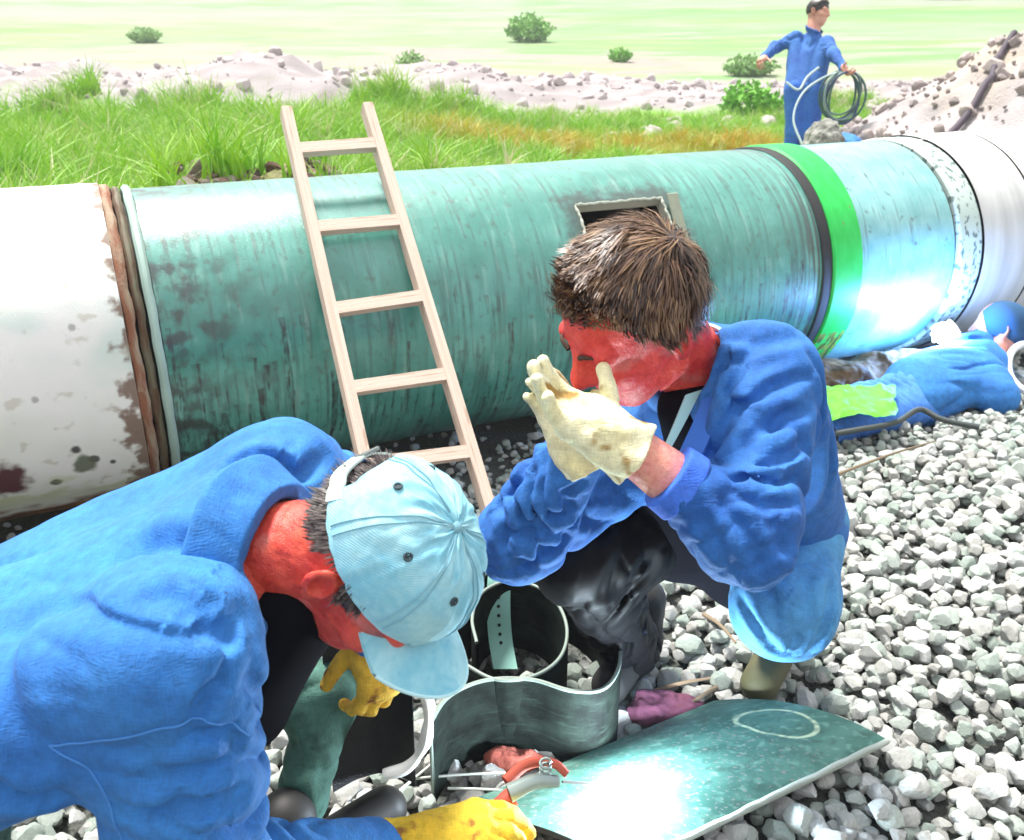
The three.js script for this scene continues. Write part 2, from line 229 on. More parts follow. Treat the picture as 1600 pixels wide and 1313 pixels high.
{
  const HOLE = [1.655, 2.04, 0.16, 0.9];
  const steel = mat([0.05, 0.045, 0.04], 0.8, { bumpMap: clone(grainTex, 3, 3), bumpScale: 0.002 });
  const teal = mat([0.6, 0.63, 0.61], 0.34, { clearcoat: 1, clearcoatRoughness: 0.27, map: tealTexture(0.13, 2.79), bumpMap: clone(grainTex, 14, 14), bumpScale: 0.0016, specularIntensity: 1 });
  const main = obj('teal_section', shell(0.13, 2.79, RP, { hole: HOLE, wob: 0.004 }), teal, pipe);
  // the cut edge of the opening and the dark bore behind it
  const cut = []; const [a, b, c, d] = HOLE, T = 0.045;
  const wall = (f) => cut.push(grid(16, 2, (u, v) => { const [s, p] = f(u); return { p: onPipe(s, p, RP + 0.002 - v * T) }; }));
  wall((u) => [lerp(a, b, u), d]); wall((u) => [lerp(a, b, u), c]); wall((u) => [a, lerp(c, d, u)]); wall((u) => [b, lerp(c, d, u)]);
  obj('hatch_edge', mergeGeometries(cut), mat([0.62, 0.58, 0.46], 0.7, { bumpMap: clone(grainTex, 2, 2), bumpScale: 0.003 }), main);
  // bead of slag left along the cut
  const bead = (f) => tube(Array.from({ length: 26 }, (_, i) => { const [s, p] = f(i / 25); return onPipe(s + rr(-0.004, 0.004), p + rr(-0.006, 0.006), RP + 0.001); }), (t) => 0.006 + 0.004 * noise(t * 23, 3, 1), 6, 70);
  obj('cut_bead', mergeGeometries([bead((u) => [lerp(a, b, u), d]), bead((u) => [a, lerp(d, c, u)]), bead((u) => [b, lerp(d, c, u)])]), mat([0.42, 0.44, 0.36], 0.6), main);
  obj('backing_flange', place(box(0.05, 0.36, 0.012), onPipe(b + 0.03, 0.55, RP + 0.008), [UX, 0, UZ], [-Math.sin(0.55) * NX, Math.cos(0.55), -Math.sin(0.55) * NZ], [Math.cos(0.55) * NX, Math.sin(0.55), Math.cos(0.55) * NZ]), mat([0.34, 0.37, 0.27], 0.8, { map: stoneMap, bumpMap: clone(grainTex, 8, 8), bumpScale: 0.003 }), main);
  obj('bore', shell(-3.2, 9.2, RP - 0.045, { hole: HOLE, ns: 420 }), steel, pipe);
  // cream coated length on the left
  const spots = [[-0.169, -0.3], [-0.126, -0.391], [-0.153, -0.422], [-0.245, -0.539], [-0.074, -0.44], [-0.113, 0.406], [-0.245, 0.045]].map((p, i) => [...p, [0.02, 0.018, 0.045, 0.02, 0.011, 0.012, 0.014][i]]);
  const wedge = [-0.382, -0.455];
  const cream = texture(1024, 1024, (u, v) => {
    const s = lerp(-3.2, 0.03, u), p = lerp(-Math.PI, Math.PI, v);
    let c = mix3([0.72, 0.72, 0.64], [0.80, 0.77, 0.73], clamp(0.5 + 2 * fbm(s * 3, p * 2, 81, 4)));
    c = mix3(c, [0.50, 0.63, 0.58], sstep(0.05, 0.35, fbm(s * 2 + 8, p * 1.5, 82, 4)) * 0.7);
    c = mix3(c, [0.45, 0.40, 0.30], sstep(0.2, 0.36, fbm(s * 15, p * 10, 83, 4)) * 0.5);
    for (let i = 0; i < spots.length; i++) { const [cs, cp, r] = spots[i]; c = mix3(c, i === 2 ? [0.10, 0.12, 0.07] : [0.03, 0.03, 0.03], blot(s, p, cs, cp, r, i * 7) * (i > 4 ? 0.5 : 0.92)); }
    c = mix3(c, [0.09, 0.025, 0.03], blot(s, p, wedge[0], wedge[1], 0.085, 44));
    // rust and torn coating along the underside and the joint
    c = mix3(c, mix3([0.42, 0.17, 0.035], [0.13, 0.06, 0.035], clamp(0.45 + 2 * fbm(s * 11, p * 9, 84, 4))), sstep(-0.02, 0.14, -0.78 - p + 0.5 * fbm(s * 5, p * 5, 85, 4)));
    c = mix3(c, [0.40, 0.44, 0.16], sstep(-0.05, 0.1, -0.62 - p + 0.5 * fbm(s * 5, p * 5, 86, 4)) * sstep(0.25, 0, -0.62 - p) * 0.6);
    c = mix3(c, [0.15, 0.075, 0.04], sstep(0.0, 0.03, s - 0.005 + 0.11 * fbm(s * 16, p * 9, 87, 5) + 0.035 * sstep(0.3, -0.3, p)) * 0.9);
    return c;
  }, null, true);
  obj('cream_section', shell(-3.2, 0.03, 0.548, { wob: 0.008 }), mat([1, 1, 1], 0.6, { map: cream, bumpMap: clone(grainTex, 20, 18), bumpScale: 0.002 }), pipe);
  const rustMap = texture(256, 1024, (u, v) => mix3([0.30, 0.15, 0.09], [0.42, 0.42, 0.34], clamp(0.5 + 2.2 * fbm(u * 4, v * 24, 88, 4))), [10, 0.31], true);
  const j = obj('joint_collar', ring(0.025, 0.062, 0.541, 0.008, 0.012), mat([0.8, 0.6, 0.5], 0.85, { map: rustMap, bumpMap: clone(grainTex, 8, 1), bumpScale: 0.004 }), pipe);
  obj('weld_bead', ring(0.066, 0.092, 0.532, 0.009, 0.008), mat([0.30, 0.27, 0.2], 0.7, { map: rustMap }), j);
  obj('clamp_rim', ring(0.1, 0.128, 0.535, 0.008, 0.004), mat([0.38, 0.52, 0.45], 0.5, { map: stoneMap }), j);
  // right of the hatch: joint, green band, second teal length, joint, white length
  obj('joint_rim', ring(2.745, 2.80, RP + 0.008, 0.006), mat([0.02, 0.02, 0.02], 0.7), pipe);
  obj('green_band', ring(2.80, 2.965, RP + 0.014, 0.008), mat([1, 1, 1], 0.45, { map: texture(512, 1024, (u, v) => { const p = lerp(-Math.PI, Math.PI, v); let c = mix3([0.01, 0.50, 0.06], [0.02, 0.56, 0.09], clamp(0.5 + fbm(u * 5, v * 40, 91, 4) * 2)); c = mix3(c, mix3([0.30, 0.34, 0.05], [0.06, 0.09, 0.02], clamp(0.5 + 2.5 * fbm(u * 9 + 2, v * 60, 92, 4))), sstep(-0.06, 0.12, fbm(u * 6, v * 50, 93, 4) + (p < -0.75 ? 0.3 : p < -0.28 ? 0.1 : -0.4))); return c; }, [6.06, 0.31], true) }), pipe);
  pipe.children[pipe.children.length - 1].geometry.attributes.uv.array.forEach((x, i, A) => { if (i % 2) A[i] = x + Math.PI * (RP + 0.014); });
  obj('teal_section', shell(2.965, 3.52, RP, { wob: 0.003 }), mat([1, 1, 1], 0.34, { clearcoat: 1, clearcoatRoughness: 0.27, map: texture(1024, 1024, (u, v) => { const s = lerp(2.965, 3.52, u), p = lerp(-Math.PI, Math.PI, v), f = fbm(s * 14, p * 6, 95, 4), drip = fbm(s * 60, p * 1.4, 96, 3); let c = mix3([0.15, 0.44, 0.44], [0.28, 0.60, 0.58], clamp(0.5 + 1.5 * fbm(s * 3, p * 2, 97, 4) + f)); c = mix3(c, [0.10, 0.19, 0.20], sstep(0.12, 0.4, drip + 0.4 * f) * 0.7); c = mix3(c, [0.5, 0.7, 0.66], sstep(0.2, 0.5, fbm(s * 60, p * 3, 98, 3)) * 0.4); return mix3(c, [0.05, 0.07, 0.07], sstep(0.24, 0.4, fbm(s * 20, p * 9, 99, 5)) * 0.6); }, null, true), bumpMap: clone(grainTex, 6, 14), bumpScale: 0.0016 }), pipe);
  obj('joint_rim', ring(3.515, 3.545, RP - 0.012, 0.004), mat([0.06, 0.09, 0.09], 0.6), pipe);
  const sp = mat([1, 1, 1], 0.55, { map: texture(512, 1024, (u, v) => { let c = [0.52, 0.62, 0.56]; return mix3(c, [0.14, 0.2, 0.18], sstep(0.08, 0.2, fbm(u * 8, v * 90, 101, 3))); }, [5, 0.31], true) });
  obj('primer_collar', ring(3.545, 3.69, RP + 0.01, 0.008), sp, pipe);
  obj('white_section', shell(3.69, 4.03, 0.54, { wob: 0.005 }), mat([0.72, 0.72, 0.69], 0.6, { bumpMap: clone(grainTex, 3, 16), bumpScale: 0.002, map: stoneMap }), pipe);
  obj('joint_rim', ring(4.03, 4.045, 0.534, 0.004), mat([0.2, 0.2, 0.2], 0.7), pipe);
  obj('white_section', shell(4.045, 9.2, 0.54, { wob: 0.006 }), mat([0.66, 0.63, 0.60], 0.6, { bumpMap: clone(grainTex, 20, 16), bumpScale: 0.002 }), pipe);
  for (const s of [-3.2, 9.2]) obj('end_cap', grid(60, 2, (u, v) => ({ p: onPipe(s, lerp(-Math.PI, Math.PI, u), 0.538 * v) })), mat([0.25, 0.16, 0.11], 0.85), pipe);
}


// ---------------------------------------------------------------- figures: distance fields meshed by surface nets
const vsub = (a, b) => [a[0] - b[0], a[1] - b[1], a[2] - b[2]], vadd = (a, b, k = 1) => [a[0] + b[0] * k, a[1] + b[1] * k, a[2] + b[2] * k], vmul = (a, k) => [a[0] * k, a[1] * k, a[2] * k];
const vdot = (a, b) => a[0] * b[0] + a[1] * b[1] + a[2] * b[2], vlen = (a) => Math.hypot(a[0], a[1], a[2]), vnorm = (a) => vmul(a, 1 / (vlen(a) || 1)), vlerp = (a, b, t) => mix3(a, b, t);
const vcross = (a, b) => [a[1] * b[2] - a[2] * b[1], a[2] * b[0] - a[0] * b[2], a[0] * b[1] - a[1] * b[0]];
function cap(a, b, ra, rb, fold) { // a tapered limb; fold(t, angle, L) adds cloth folds
  const d = vsub(b, a), L = vlen(d), l2 = L * L || 1, D = vnorm(d), e = vnorm(vcross(D, Math.abs(D[1]) < 0.9 ? [0, 1, 0] : [1, 0, 0])), g = vcross(D, e), dr = rb - ra;
  return (x, y, z) => {
    const px = x - a[0], py = y - a[1], pz = z - a[2]; let t = (px * d[0] + py * d[1] + pz * d[2]) / l2; t = t < 0 ? 0 : t > 1 ? 1 : t;
    const qx = px - d[0] * t, qy = py - d[1] * t, qz = pz - d[2] * t, l = Math.sqrt(qx * qx + qy * qy + qz * qz); let r = ra + dr * t;
    if (fold && l < r + 0.05) r += fold(t, Math.atan2(qx * g[0] + qy * g[1] + qz * g[2], qx * e[0] + qy * e[1] + qz * e[2]), L);
    return l - r;
  };
}
function ell(c, r, X = [1, 0, 0], Y = [0, 1, 0], Z = [0, 0, 1]) {
  const m = Math.min(...r);
  return (x, y, z) => { const p = x - c[0], q = y - c[1], s = z - c[2], a = (p * X[0] + q * X[1] + s * X[2]) / r[0], b = (p * Y[0] + q * Y[1] + s * Y[2]) / r[1], d = (p * Z[0] + q * Z[1] + s * Z[2]) / r[2], k = Math.sqrt(a * a + b * b + d * d), w = Math.sqrt(a * a / (r[0] * r[0]) + b * b / (r[1] * r[1]) + d * d / (r[2] * r[2])); return w > 1e-9 ? k * (k - 1) / w : -m; };
}
const smin = (a, b, k) => { const h = Math.max(k - Math.abs(a - b), 0) / k; return Math.min(a, b) - h * h * k * 0.25; };
const smax = (a, b, k) => -smin(-a, -b, k);
const join = (k, ...fs) => (x, y, z) => { let v = fs[0](x, y, z); for (let i = 1; i < fs.length; i++) v = smin(v, fs[i](x, y, z), k); return v; };
const carve = (f, g, k = 0.01) => (x, y, z) => smax(f(x, y, z), -g(x, y, z), k);
const cutBy = (f, p, n, k = 0.004) => (x, y, z) => smax(f(x, y, z), (x - p[0]) * n[0] + (y - p[1]) * n[1] + (z - p[2]) * n[2], k);   // keeps the side that n points away from
const rough = (f, g) => (x, y, z) => { const v = f(x, y, z); return v < 0.06 && v > -0.06 ? v - g(x, y, z) : v; };
const ridges = (specs) => (x, y, z) => { let s = 0; for (const [a, b, w, h] of specs) { const dx = b[0] - a[0], dy = b[1] - a[1], dz = b[2] - a[2], px = x - a[0], py = y - a[1], pz = z - a[2], t = clamp((px * dx + py * dy + pz * dz) / (dx * dx + dy * dy + dz * dz)), qx = px - dx * t, qy = py - dy * t, qz = pz - dz * t, e = (qx * qx + qy * qy + qz * qz) / (w * w); if (e < 6) s += 1.5 * h * Math.exp(-e) * Math.sin(Math.PI * clamp(0.08 + 0.84 * t)); } return s; };
// folds of a sleeve or a trouser leg: rounded swells with sharp creases between, set askew
const folds = (amp, n, twist, ph, at = 0.5, wid = 0.5) => (t, a, L) => { const env = 0.25 + 0.75 * Math.exp(-Math.pow((t - at) / wid, 2)); const x = n * Math.PI * t + twist * Math.sin(a + ph) + 0.9 * Math.sin(2 * a + ph * 2.3) + 2.2 * noise(t * 3 + ph, Math.cos(a) * 1.2, Math.sin(a) * 1.2); return amp * env * (Math.abs(Math.sin(x)) - 0.62) * (0.55 + 0.65 * Math.sin(a * 1.0 + ph * 1.7 + t * 3)); };
function net(f, lo, hi, h) { // naive surface nets, evaluated block by block
  const n = [0, 1, 2].map((i) => Math.ceil((hi[i] - lo[i]) / h) + 1), [nx, ny, nz] = n, v = new Float32Array(nx * ny * nz), B = 8, half = B * h * 0.5, reach = B * h * 0.87 + 0.03;
  for (let bz = 0; bz < nz; bz += B) for (let by = 0; by < ny; by += B) for (let bx = 0; bx < nx; bx += B) {
    const c = f(lo[0] + bx * h + half, lo[1] + by * h + half, lo[2] + bz * h + half), far = Math.abs(c) > reach * 1.25;
    for (let k = bz; k < Math.min(nz, bz + B); k++) for (let j = by; j < Math.min(ny, by + B); j++) for (let i = bx; i < Math.min(nx, bx + B); i++) v[(k * ny + j) * nx + i] = far ? c : f(lo[0] + i * h, lo[1] + j * h, lo[2] + k * h);
  }
  const id = new Int32Array(nx * ny * nz).fill(-1), pos = [], idx = [], off = [0, 1, nx, nx + 1, nx * ny, nx * ny + 1, nx * ny + nx, nx * ny + nx + 1];
  const EDG = [[0, 1], [2, 3], [4, 5], [6, 7], [0, 2], [1, 3], [4, 6], [5, 7], [0, 4], [1, 5], [2, 6], [3, 7]];
  for (let k = 0; k < nz - 1; k++) for (let j = 0; j < ny - 1; j++) for (let i = 0; i < nx - 1; i++) {
    const o = (k * ny + j) * nx + i; let m = 0; for (let c = 0; c < 8; c++) if (v[o + off[c]] < 0) m |= 1 << c;
    if (m === 0 || m === 255) continue;
    let X = 0, Y = 0, Z = 0, w = 0;
    for (const [p, q] of EDG) { const a = v[o + off[p]], b = v[o + off[q]]; if ((a < 0) !== (b < 0)) { const t = a / (a - b); X += (p & 1) + t * ((q & 1) - (p & 1)); Y += ((p >> 1) & 1) + t * (((q >> 1) & 1) - ((p >> 1) & 1)); Z += (p >> 2) + t * ((q >> 2) - (p >> 2)); w++; } }
    id[o] = pos.length / 3; pos.push(lo[0] + (i + X / w) * h, lo[1] + (j + Y / w) * h, lo[2] + (k + Z / w) * h);
  }
  const quad = (a, b, c, d, flip) => { if (a < 0 || b < 0 || c < 0 || d < 0) return; if (flip) idx.push(a, c, b, a, d, c); else idx.push(a, b, c, a, c, d); };
  for (let k = 1; k < nz - 1; k++) for (let j = 1; j < ny - 1; j++) for (let i = 1; i < nx - 1; i++) {
    const o = (k * ny + j) * nx + i, s = v[o] < 0;
    if (s !== v[o + 1] < 0) quad(id[o], id[o - nx], id[o - nx - nx * ny], id[o - nx * ny], s);
    if (s !== v[o + nx] < 0) quad(id[o], id[o - nx * ny], id[o - 1 - nx * ny], id[o - 1], s);
    if (s !== v[o + nx * ny] < 0) quad(id[o], id[o - 1], id[o - 1 - nx], id[o - nx], s);
  }
  for (let i = 0; i < idx.length; i += 3) { const t = idx[i + 1]; idx[i + 1] = idx[i + 2]; idx[i + 2] = t; }
  const nor = new Float32Array(pos.length), e = h * 0.35; // pull the vertices onto the surface and take its slope for the normals
  for (let i = 0; i < pos.length; i += 3) for (let k = 0; k < 2; k++) {
    const x = pos[i], y = pos[i + 1], z = pos[i + 2], gx = f(x + e, y, z) - f(x - e, y, z), gy = f(x, y + e, z) - f(x, y - e, z), gz = f(x, y, z + e) - f(x, y, z - e), l = Math.hypot(gx, gy, gz) || 1;
    if (k) { nor[i] = gx / l; nor[i + 1] = gy / l; nor[i + 2] = gz / l; } else { const s = clamp(-f(x, y, z) / (l / (2 * e)), -h * 0.7, h * 0.7); pos[i] += gx / l * s; pos[i + 1] += gy / l * s; pos[i + 2] += gz / l * s; }
  }
  const g = new THREE.BufferGeometry(); g.setAttribute('position', new THREE.Float32BufferAttribute(pos, 3)); g.setAttribute('normal', new THREE.BufferAttribute(nor, 3)); g.setIndex(idx);
  return boxUV(g);
}
function boxUV(g) { // texture coordinates in metres, each triangle mapped from the side it faces
  const n = g.toNonIndexed(), p = n.attributes.position.array, uv = new Float32Array(p.length / 3 * 2);
  for (let t = 0; t < p.length; t += 9) {
    const ax = p[t + 3] - p[t], ay = p[t + 4] - p[t + 1], az = p[t + 5] - p[t + 2], bx = p[t + 6] - p[t], by = p[t + 7] - p[t + 1], bz = p[t + 8] - p[t + 2], nx = Math.abs(ay * bz - az * by), ny = Math.abs(az * bx - ax * bz), nz = Math.abs(ax * by - ay * bx);
    const [i, j] = nx > ny && nx > nz ? [2, 1] : ny > nz ? [0, 2] : [0, 1];
    for (let k = 0; k < 3; k++) { uv[(t / 3 + k) * 2] = p[t + 3 * k + i]; uv[(t / 3 + k) * 2 + 1] = p[t + 3 * k + j]; }
  }
  n.setAttribute('uv', new THREE.BufferAttribute(uv, 2)); return n;
}
const bounds = (pts, m) => [[0, 1, 2].map((i) => Math.min(...pts.map((p) => p[i])) - m), [0, 1, 2].map((i) => Math.max(...pts.map((p) => p[i])) + m)];
function tint(g, f) { const p = g.attributes.position, c = new Float32Array(p.count * 3); for (let i = 0; i < p.count; i++) { const k = f(p.getX(i), p.getY(i), p.getZ(i)); c.set(k, i * 3); } g.setAttribute('color', new THREE.BufferAttribute(c, 3)); return g; }
const worn = (a, b, s = 9) => (x, y, z) => mix3(a, b, clamp(0.5 + 1.3 * fbm(x * s, y * s, z * s, 4)));
const weave = texture(256, 256, (u, v) => { const k = Math.sin(u * 6.283 * 64 + v * 6.283 * 64) * 0.25 + 0.5 + 0.5 * fbm(u * 20, v * 20, 5, 3); return [k, k, k]; });
// woven cloth: slubs along and across, faded flecks; skin: pores and blotches
const clothMap = texture(512, 512, (u, v) => { const a = noise(u * 90, v * 16, 1) * 0.5 + noise(u * 16, v * 90, 2) * 0.5, k = clamp(0.82 + 0.24 * a + 0.30 * fbm(u * 10, v * 10, 7, 4)); return [k, k, k]; }, [5, 5], true);
const clothBump = texture(512, 512, (u, v) => { const a = noise(u * 110, v * 24, 1) * 0.5 + noise(u * 24, v * 110, 2) * 0.5, k = clamp(0.5 + 0.5 * a + 0.6 * fbm(u * 14, v * 14, 3, 4)); return [k, k, k]; }, [5, 5]);
const skinMap = texture(512, 512, (u, v) => { const n = fbm(u * 30, v * 30, 4, 4), m = fbm(u * 9, v * 9, 6, 3), k = clamp(0.86 + 0.5 * n + 0.35 * m); return [clamp(0.9 + 0.25 * n), k, k]; }, [5, 5], true);
const cloth = (extra = {}) => mat([1.2, 1.2, 1.2], 0.86, { map: clothMap, bumpMap: clothBump, bumpScale: 0.0011, vertexColors: true, sheen: 0.1, sheenRoughness: 0.6, sheenColor: new THREE.Color(0.5, 0.7, 1), ...extra });
const skinMat = mat([1.1, 1.1, 1.1], 0.48, { vertexColors: true, map: skinMap, bumpMap: clone(clothBump, 9, 9), bumpScale: 0.0012 });
const SKIN = [0.74, 0.095, 0.05], SKIN2 = [0.60, 0.05, 0.035], PINK = [0.72, 0.26, 0.22];
const BLUE = [0.018, 0.13, 0.42], BLUE2 = [0.034, 0.20, 0.52], NAVY = [0.02, 0.07, 0.36];

// head frame: x to the person's left, y up, z forward
function headFrame(C, F, U, k) { const Z = vnorm(F), X = vnorm(vcross(U, Z)), Y = vcross(Z, X); return { C, X, Y, Z, k, w: (p) => vadd(vadd(vadd(C, X, p[0] * k), Y, p[1] * k), Z, p[2] * k) }; }
function headField(h) {
  const { C, X, Y, Z, k } = h, E = (c, r) => ell(c, r), K = (a, b, ra, rb) => cap(a, b, ra, rb);
  let f = join(0.035, E([0, 0.028, -0.012], [0.077, 0.092, 0.100]), E([0, -0.045, 0.03], [0.058, 0.08, 0.062]), E([0, -0.1, 0.055], [0.028, 0.022, 0.024]));
  f = join(0.014, f, K([0.045, -0.03, 0.056], [0.036, -0.035, 0.062], 0.024, 0.022), K([-0.045, -0.03, 0.056], [-0.036, -0.035, 0.062], 0.024, 0.022));   // cheekbones
  f = join(0.012, f, K([0.045, 0.022, 0.074], [-0.045, 0.022, 0.074], 0.013, 0.013), K([0, 0.012, 0.09], [0, -0.026, 0.109], 0.009, 0.014), K([-0.012, -0.03, 0.094], [0.012, -0.03, 0.094], 0.010, 0.010)); // brow, nose
  f = carve(f, E([0.031, 0.002, 0.098], [0.019, 0.012, 0.016]), 0.012); f = carve(f, E([-0.031, 0.002, 0.098], [0.019, 0.012, 0.016]), 0.012);
  f = join(0.006, f, E([0.031, 0.001, 0.077], [0.0125, 0.0105, 0.012]), E([-0.031, 0.001, 0.077], [0.0125, 0.0105, 0.012]));       // eyelids
  f = join(0.007, f, K([-0.02, -0.063, 0.084], [0.02, -0.063, 0.084], 0.008, 0.008), K([-0.017, -0.075, 0.083], [0.017, -0.075, 0.083], 0.0085, 0.0085)); // lips
  for (const s of [1, -1]) { // ears: a tilted disc with a hollow, a rim and a lobe
    const c = [0.084 * s, -0.012, -0.018], n = vnorm([0.85 * s, 0.02, 0.42]), up = vnorm([0.12 * s, 1, -0.2]), a = vnorm(vcross(up, n));
    let e = ell(c, [0.019, 0.032, 0.008], a, up, n); e = carve(e, ell(vadd(vadd(c, n, 0.008), up, 0.003), [0.0125, 0.022, 0.012], a, up, n), 0.003);
    f = join(0.006, f, e, ell(vadd(c, up, -0.028), [0.009, 0.011, 0.006], a, up, n));
  }
  return (x, y, z) => { const p = x - C[0], q = y - C[1], r = z - C[2]; return k * f((p * X[0] + q * X[1] + r * X[2]) / k, (p * Y[0] + q * Y[1] + r * Y[2]) / k, (p * Z[0] + q * Z[1] + r * Z[2]) / k); };
}
// strands of hair that follow the scalp away from the crown
function strands(h, n, { crown = [0, 0.85, -0.5], len = [0.05, 0.09], lift = 0.012, allow, width = 0.0035, wild = 0.3, tones, droop = 0.25 }) {
  const pos = [], col = [], idx = [], K = vnorm(crown), R = [0.079, 0.096, 0.103], cy = 0.028, cz = -0.012;
  for (let i = 0, made = 0; made < n && i < n * 12; i++) {
    const zz = rr(-1, 1), a = rr(0, 6.283), s = Math.sqrt(1 - zz * zz), d0 = [s * Math.cos(a), zz, s * Math.sin(a)];
    if (!allow(d0)) continue; made++;
    const c = tones[Math.floor(clamp(rnd() * 0.65 + 0.18 + 0.8 * noise(d0[0] * 5, d0[1] * 5 + 2, d0[2] * 5), 0, 0.999) * tones.length)], L = rr(...len), seg = 6; const lock = noise(d0[0] * 4.5, d0[1] * 4.5, d0[2] * 4.5 + 3), lock2 = noise(d0[0] * 7 + 9, d0[1] * 7, d0[2] * 7); let d = d0, lf = lift * (rr(0.25, 1.0) + 0.7 * lock2), side = rr(-wild, wild) * 0.5 + lock * wild * 3.5, rise = (rr(-0.003, 0.008) + 0.012 * lock2) * wild * 3;
    let p = null; const B = pos.length / 3;
    for (let k = 0; k <= seg; k++) {
      const t = k / seg; let q = [d[0] * R[0], d[1] * R[1] + cy, d[2] * R[2] + cz]; q = vadd(q, d, lf * (0.35 + Math.min(1, 2.2 * t)) + rise * t * t);
      let w = vsub(d, vmul(K, vdot(d, K))); w = vnorm(vadd(w, vcross(d, w), side)); w = vnorm(vadd(w, [0, -1, 0], droop * t));
      const sd = vnorm(vcross(w, d)), hw = width * (t < 0.75 ? 1 : 1 - (t - 0.75) * 3.2) * 0.5;
      const wpt = h.w(q), ws = vnorm(vadd(vadd(vmul(h.X, sd[0]), h.Y, sd[1]), h.Z, sd[2]));
      pos.push(...vadd(wpt, ws, hw * h.k), ...vadd(wpt, ws, -hw * h.k)); const sh = rr(0.9, 1.1); col.push(c[0] * sh, c[1] * sh, c[2] * sh, c[0] * sh, c[1] * sh, c[2] * sh);
      d = vnorm(vadd(d, w, L / seg / 0.095));
      if (k) { const o = B + (k - 1) * 2; idx.push(o, o + 1, o + 3, o, o + 3, o + 2); }
    }
  }
  const g = new THREE.BufferGeometry(); g.setAttribute('position', new THREE.Float32BufferAttribute(pos, 3)); g.setAttribute('color', new THREE.Float32BufferAttribute(col, 3)); g.setAttribute('uv', new THREE.Float32BufferAttribute(new Float32Array(pos.length / 3 * 2), 2)); g.setIndex(idx); g.computeVertexNormals(); return g;
}
function scalp(h, allow, tone, thick = 0.012) { // the mass of hair under the strands
  const R = [0.079 + thick, 0.096 + thick, 0.103 + thick];
  const g = grid(72, 48, (u, v) => { const a = u * 6.2832, e = (v - 0.5) * Math.PI, d = [Math.cos(e) * Math.cos(a), Math.sin(e), Math.cos(e) * Math.sin(a)], n = 1 + 0.05 * noise(Math.cos(a) * 9, e * 4, Math.sin(a) * 9), k = allow(d) ? n : 0.9; return { p: h.w([d[0] * R[0] * k, d[1] * R[1] * k + 0.028, d[2] * R[2] * k - 0.012]), c: tone }; });
  return g;
}
const hairMat = mat([1, 1, 1], 0.45, { vertexColors: true });

// a hand: D from wrist to fingers, T to the thumb side, N out of the back of the hand; curls in radians for the four fingers
function handField(W, D, T, N, k, fat, curl, thumb = [0.5, 0.75, -0.35], thumbCurl = 0.3, spread = 0.06) {
  const w = (p) => vadd(vadd(vadd(W, D, p[0] * k), T, p[1] * k), N, p[2] * k), fs = [], ends = [], pts = [W];
  const K = [[0.094, 0.030, 0], [0.098, 0.010, 0.003], [0.093, -0.011, 0.001], [0.084, -0.030, -0.004]], L = [[0.043, 0.026, 0.021], [0.047, 0.029, 0.022], [0.043, 0.027, 0.021], [0.034, 0.021, 0.019]], r = fat;
  const palm = join(0.03, cap(w([0.0, 0.012, 0]), w(K[0]), 0.021 * k, 0.016 * k), cap(w([0, 0.004, 0]), w(K[1]), 0.022 * k, 0.016 * k), cap(w([0, -0.006, 0]), w(K[2]), 0.022 * k, 0.0155 * k), cap(w([0, -0.016, 0]), w(K[3]), 0.02 * k, 0.0145 * k), cap(w([0.02, 0.022, -0.008]), w([0.055, 0.036, -0.012]), 0.018 * k, 0.015 * k));
  for (let i = 0; i < 4; i++) { let p = K[i], a = 0; const sp = (1.5 - i) * spread; for (let j = 0; j < 3; j++) { a += curl[i] * (j === 0 ? 0.8 : j === 1 ? 1.0 : 0.7); const q = vadd(p, [Math.cos(a) * Math.cos(sp), Math.sin(sp), -Math.sin(a)], L[i][j]); fs.push(cap(w(p), w(q), r * k * (1 - j * 0.08), r * k * (0.95 - j * 0.09))); p = q; pts.push(w(q)); } }
  let p = [0.026, 0.032, -0.008], d = vnorm(thumb); for (const [l, rad] of [[0.042, 1.25], [0.034, 1.12], [0.026, 1]]) { const q = vadd(p, d, l); fs.push(cap(w(p), w(q), r * k * rad, r * k * rad * 0.93)); p = q; pts.push(w(q)); d = vnorm(vadd(d, [0.4, -0.5, -0.35], thumbCurl)); }
  let f = fs[0]; const all = fs; return { f: (x, y, z) => { let v = palm(x, y, z); let m = 1e9; for (const g of all) m = Math.min(m, g(x, y, z)); return smin(v, m, 0.011 * k); }, pts };
}
const frame3 = (D, T) => { D = vnorm(D); T = vnorm(vadd(T, D, -vdot(T, D))); return [D, T]; };
function collar(center, axis, front, r, height, lean, gap, thick, steps = 80, rf = 1) { // a strip that stands round the neck and opens at the front
  const A = vnorm(axis), Fr = vnorm(vadd(front, A, -vdot(front, A))), S = vcross(A, Fr), pts = [], ups = [];
  for (let i = 0; i <= 24; i++) { const t = gap + (6.2832 - 2 * gap) * i / 24, rad = vadd(vmul(Fr, Math.cos(t) * rf), S, Math.sin(t)); pts.push(vadd(vadd(center, rad, r), A, -0.03 * Math.pow(Math.abs(Math.cos(t / 2)), 3))); ups.push(vnorm(vadd(vmul(A, 1 - Math.abs(lean)), rad, lean))); }
  return ribbon(pts, ups, (t) => height * (0.85 + 0.15 * Math.sin(Math.PI * t)), thick, steps);
}
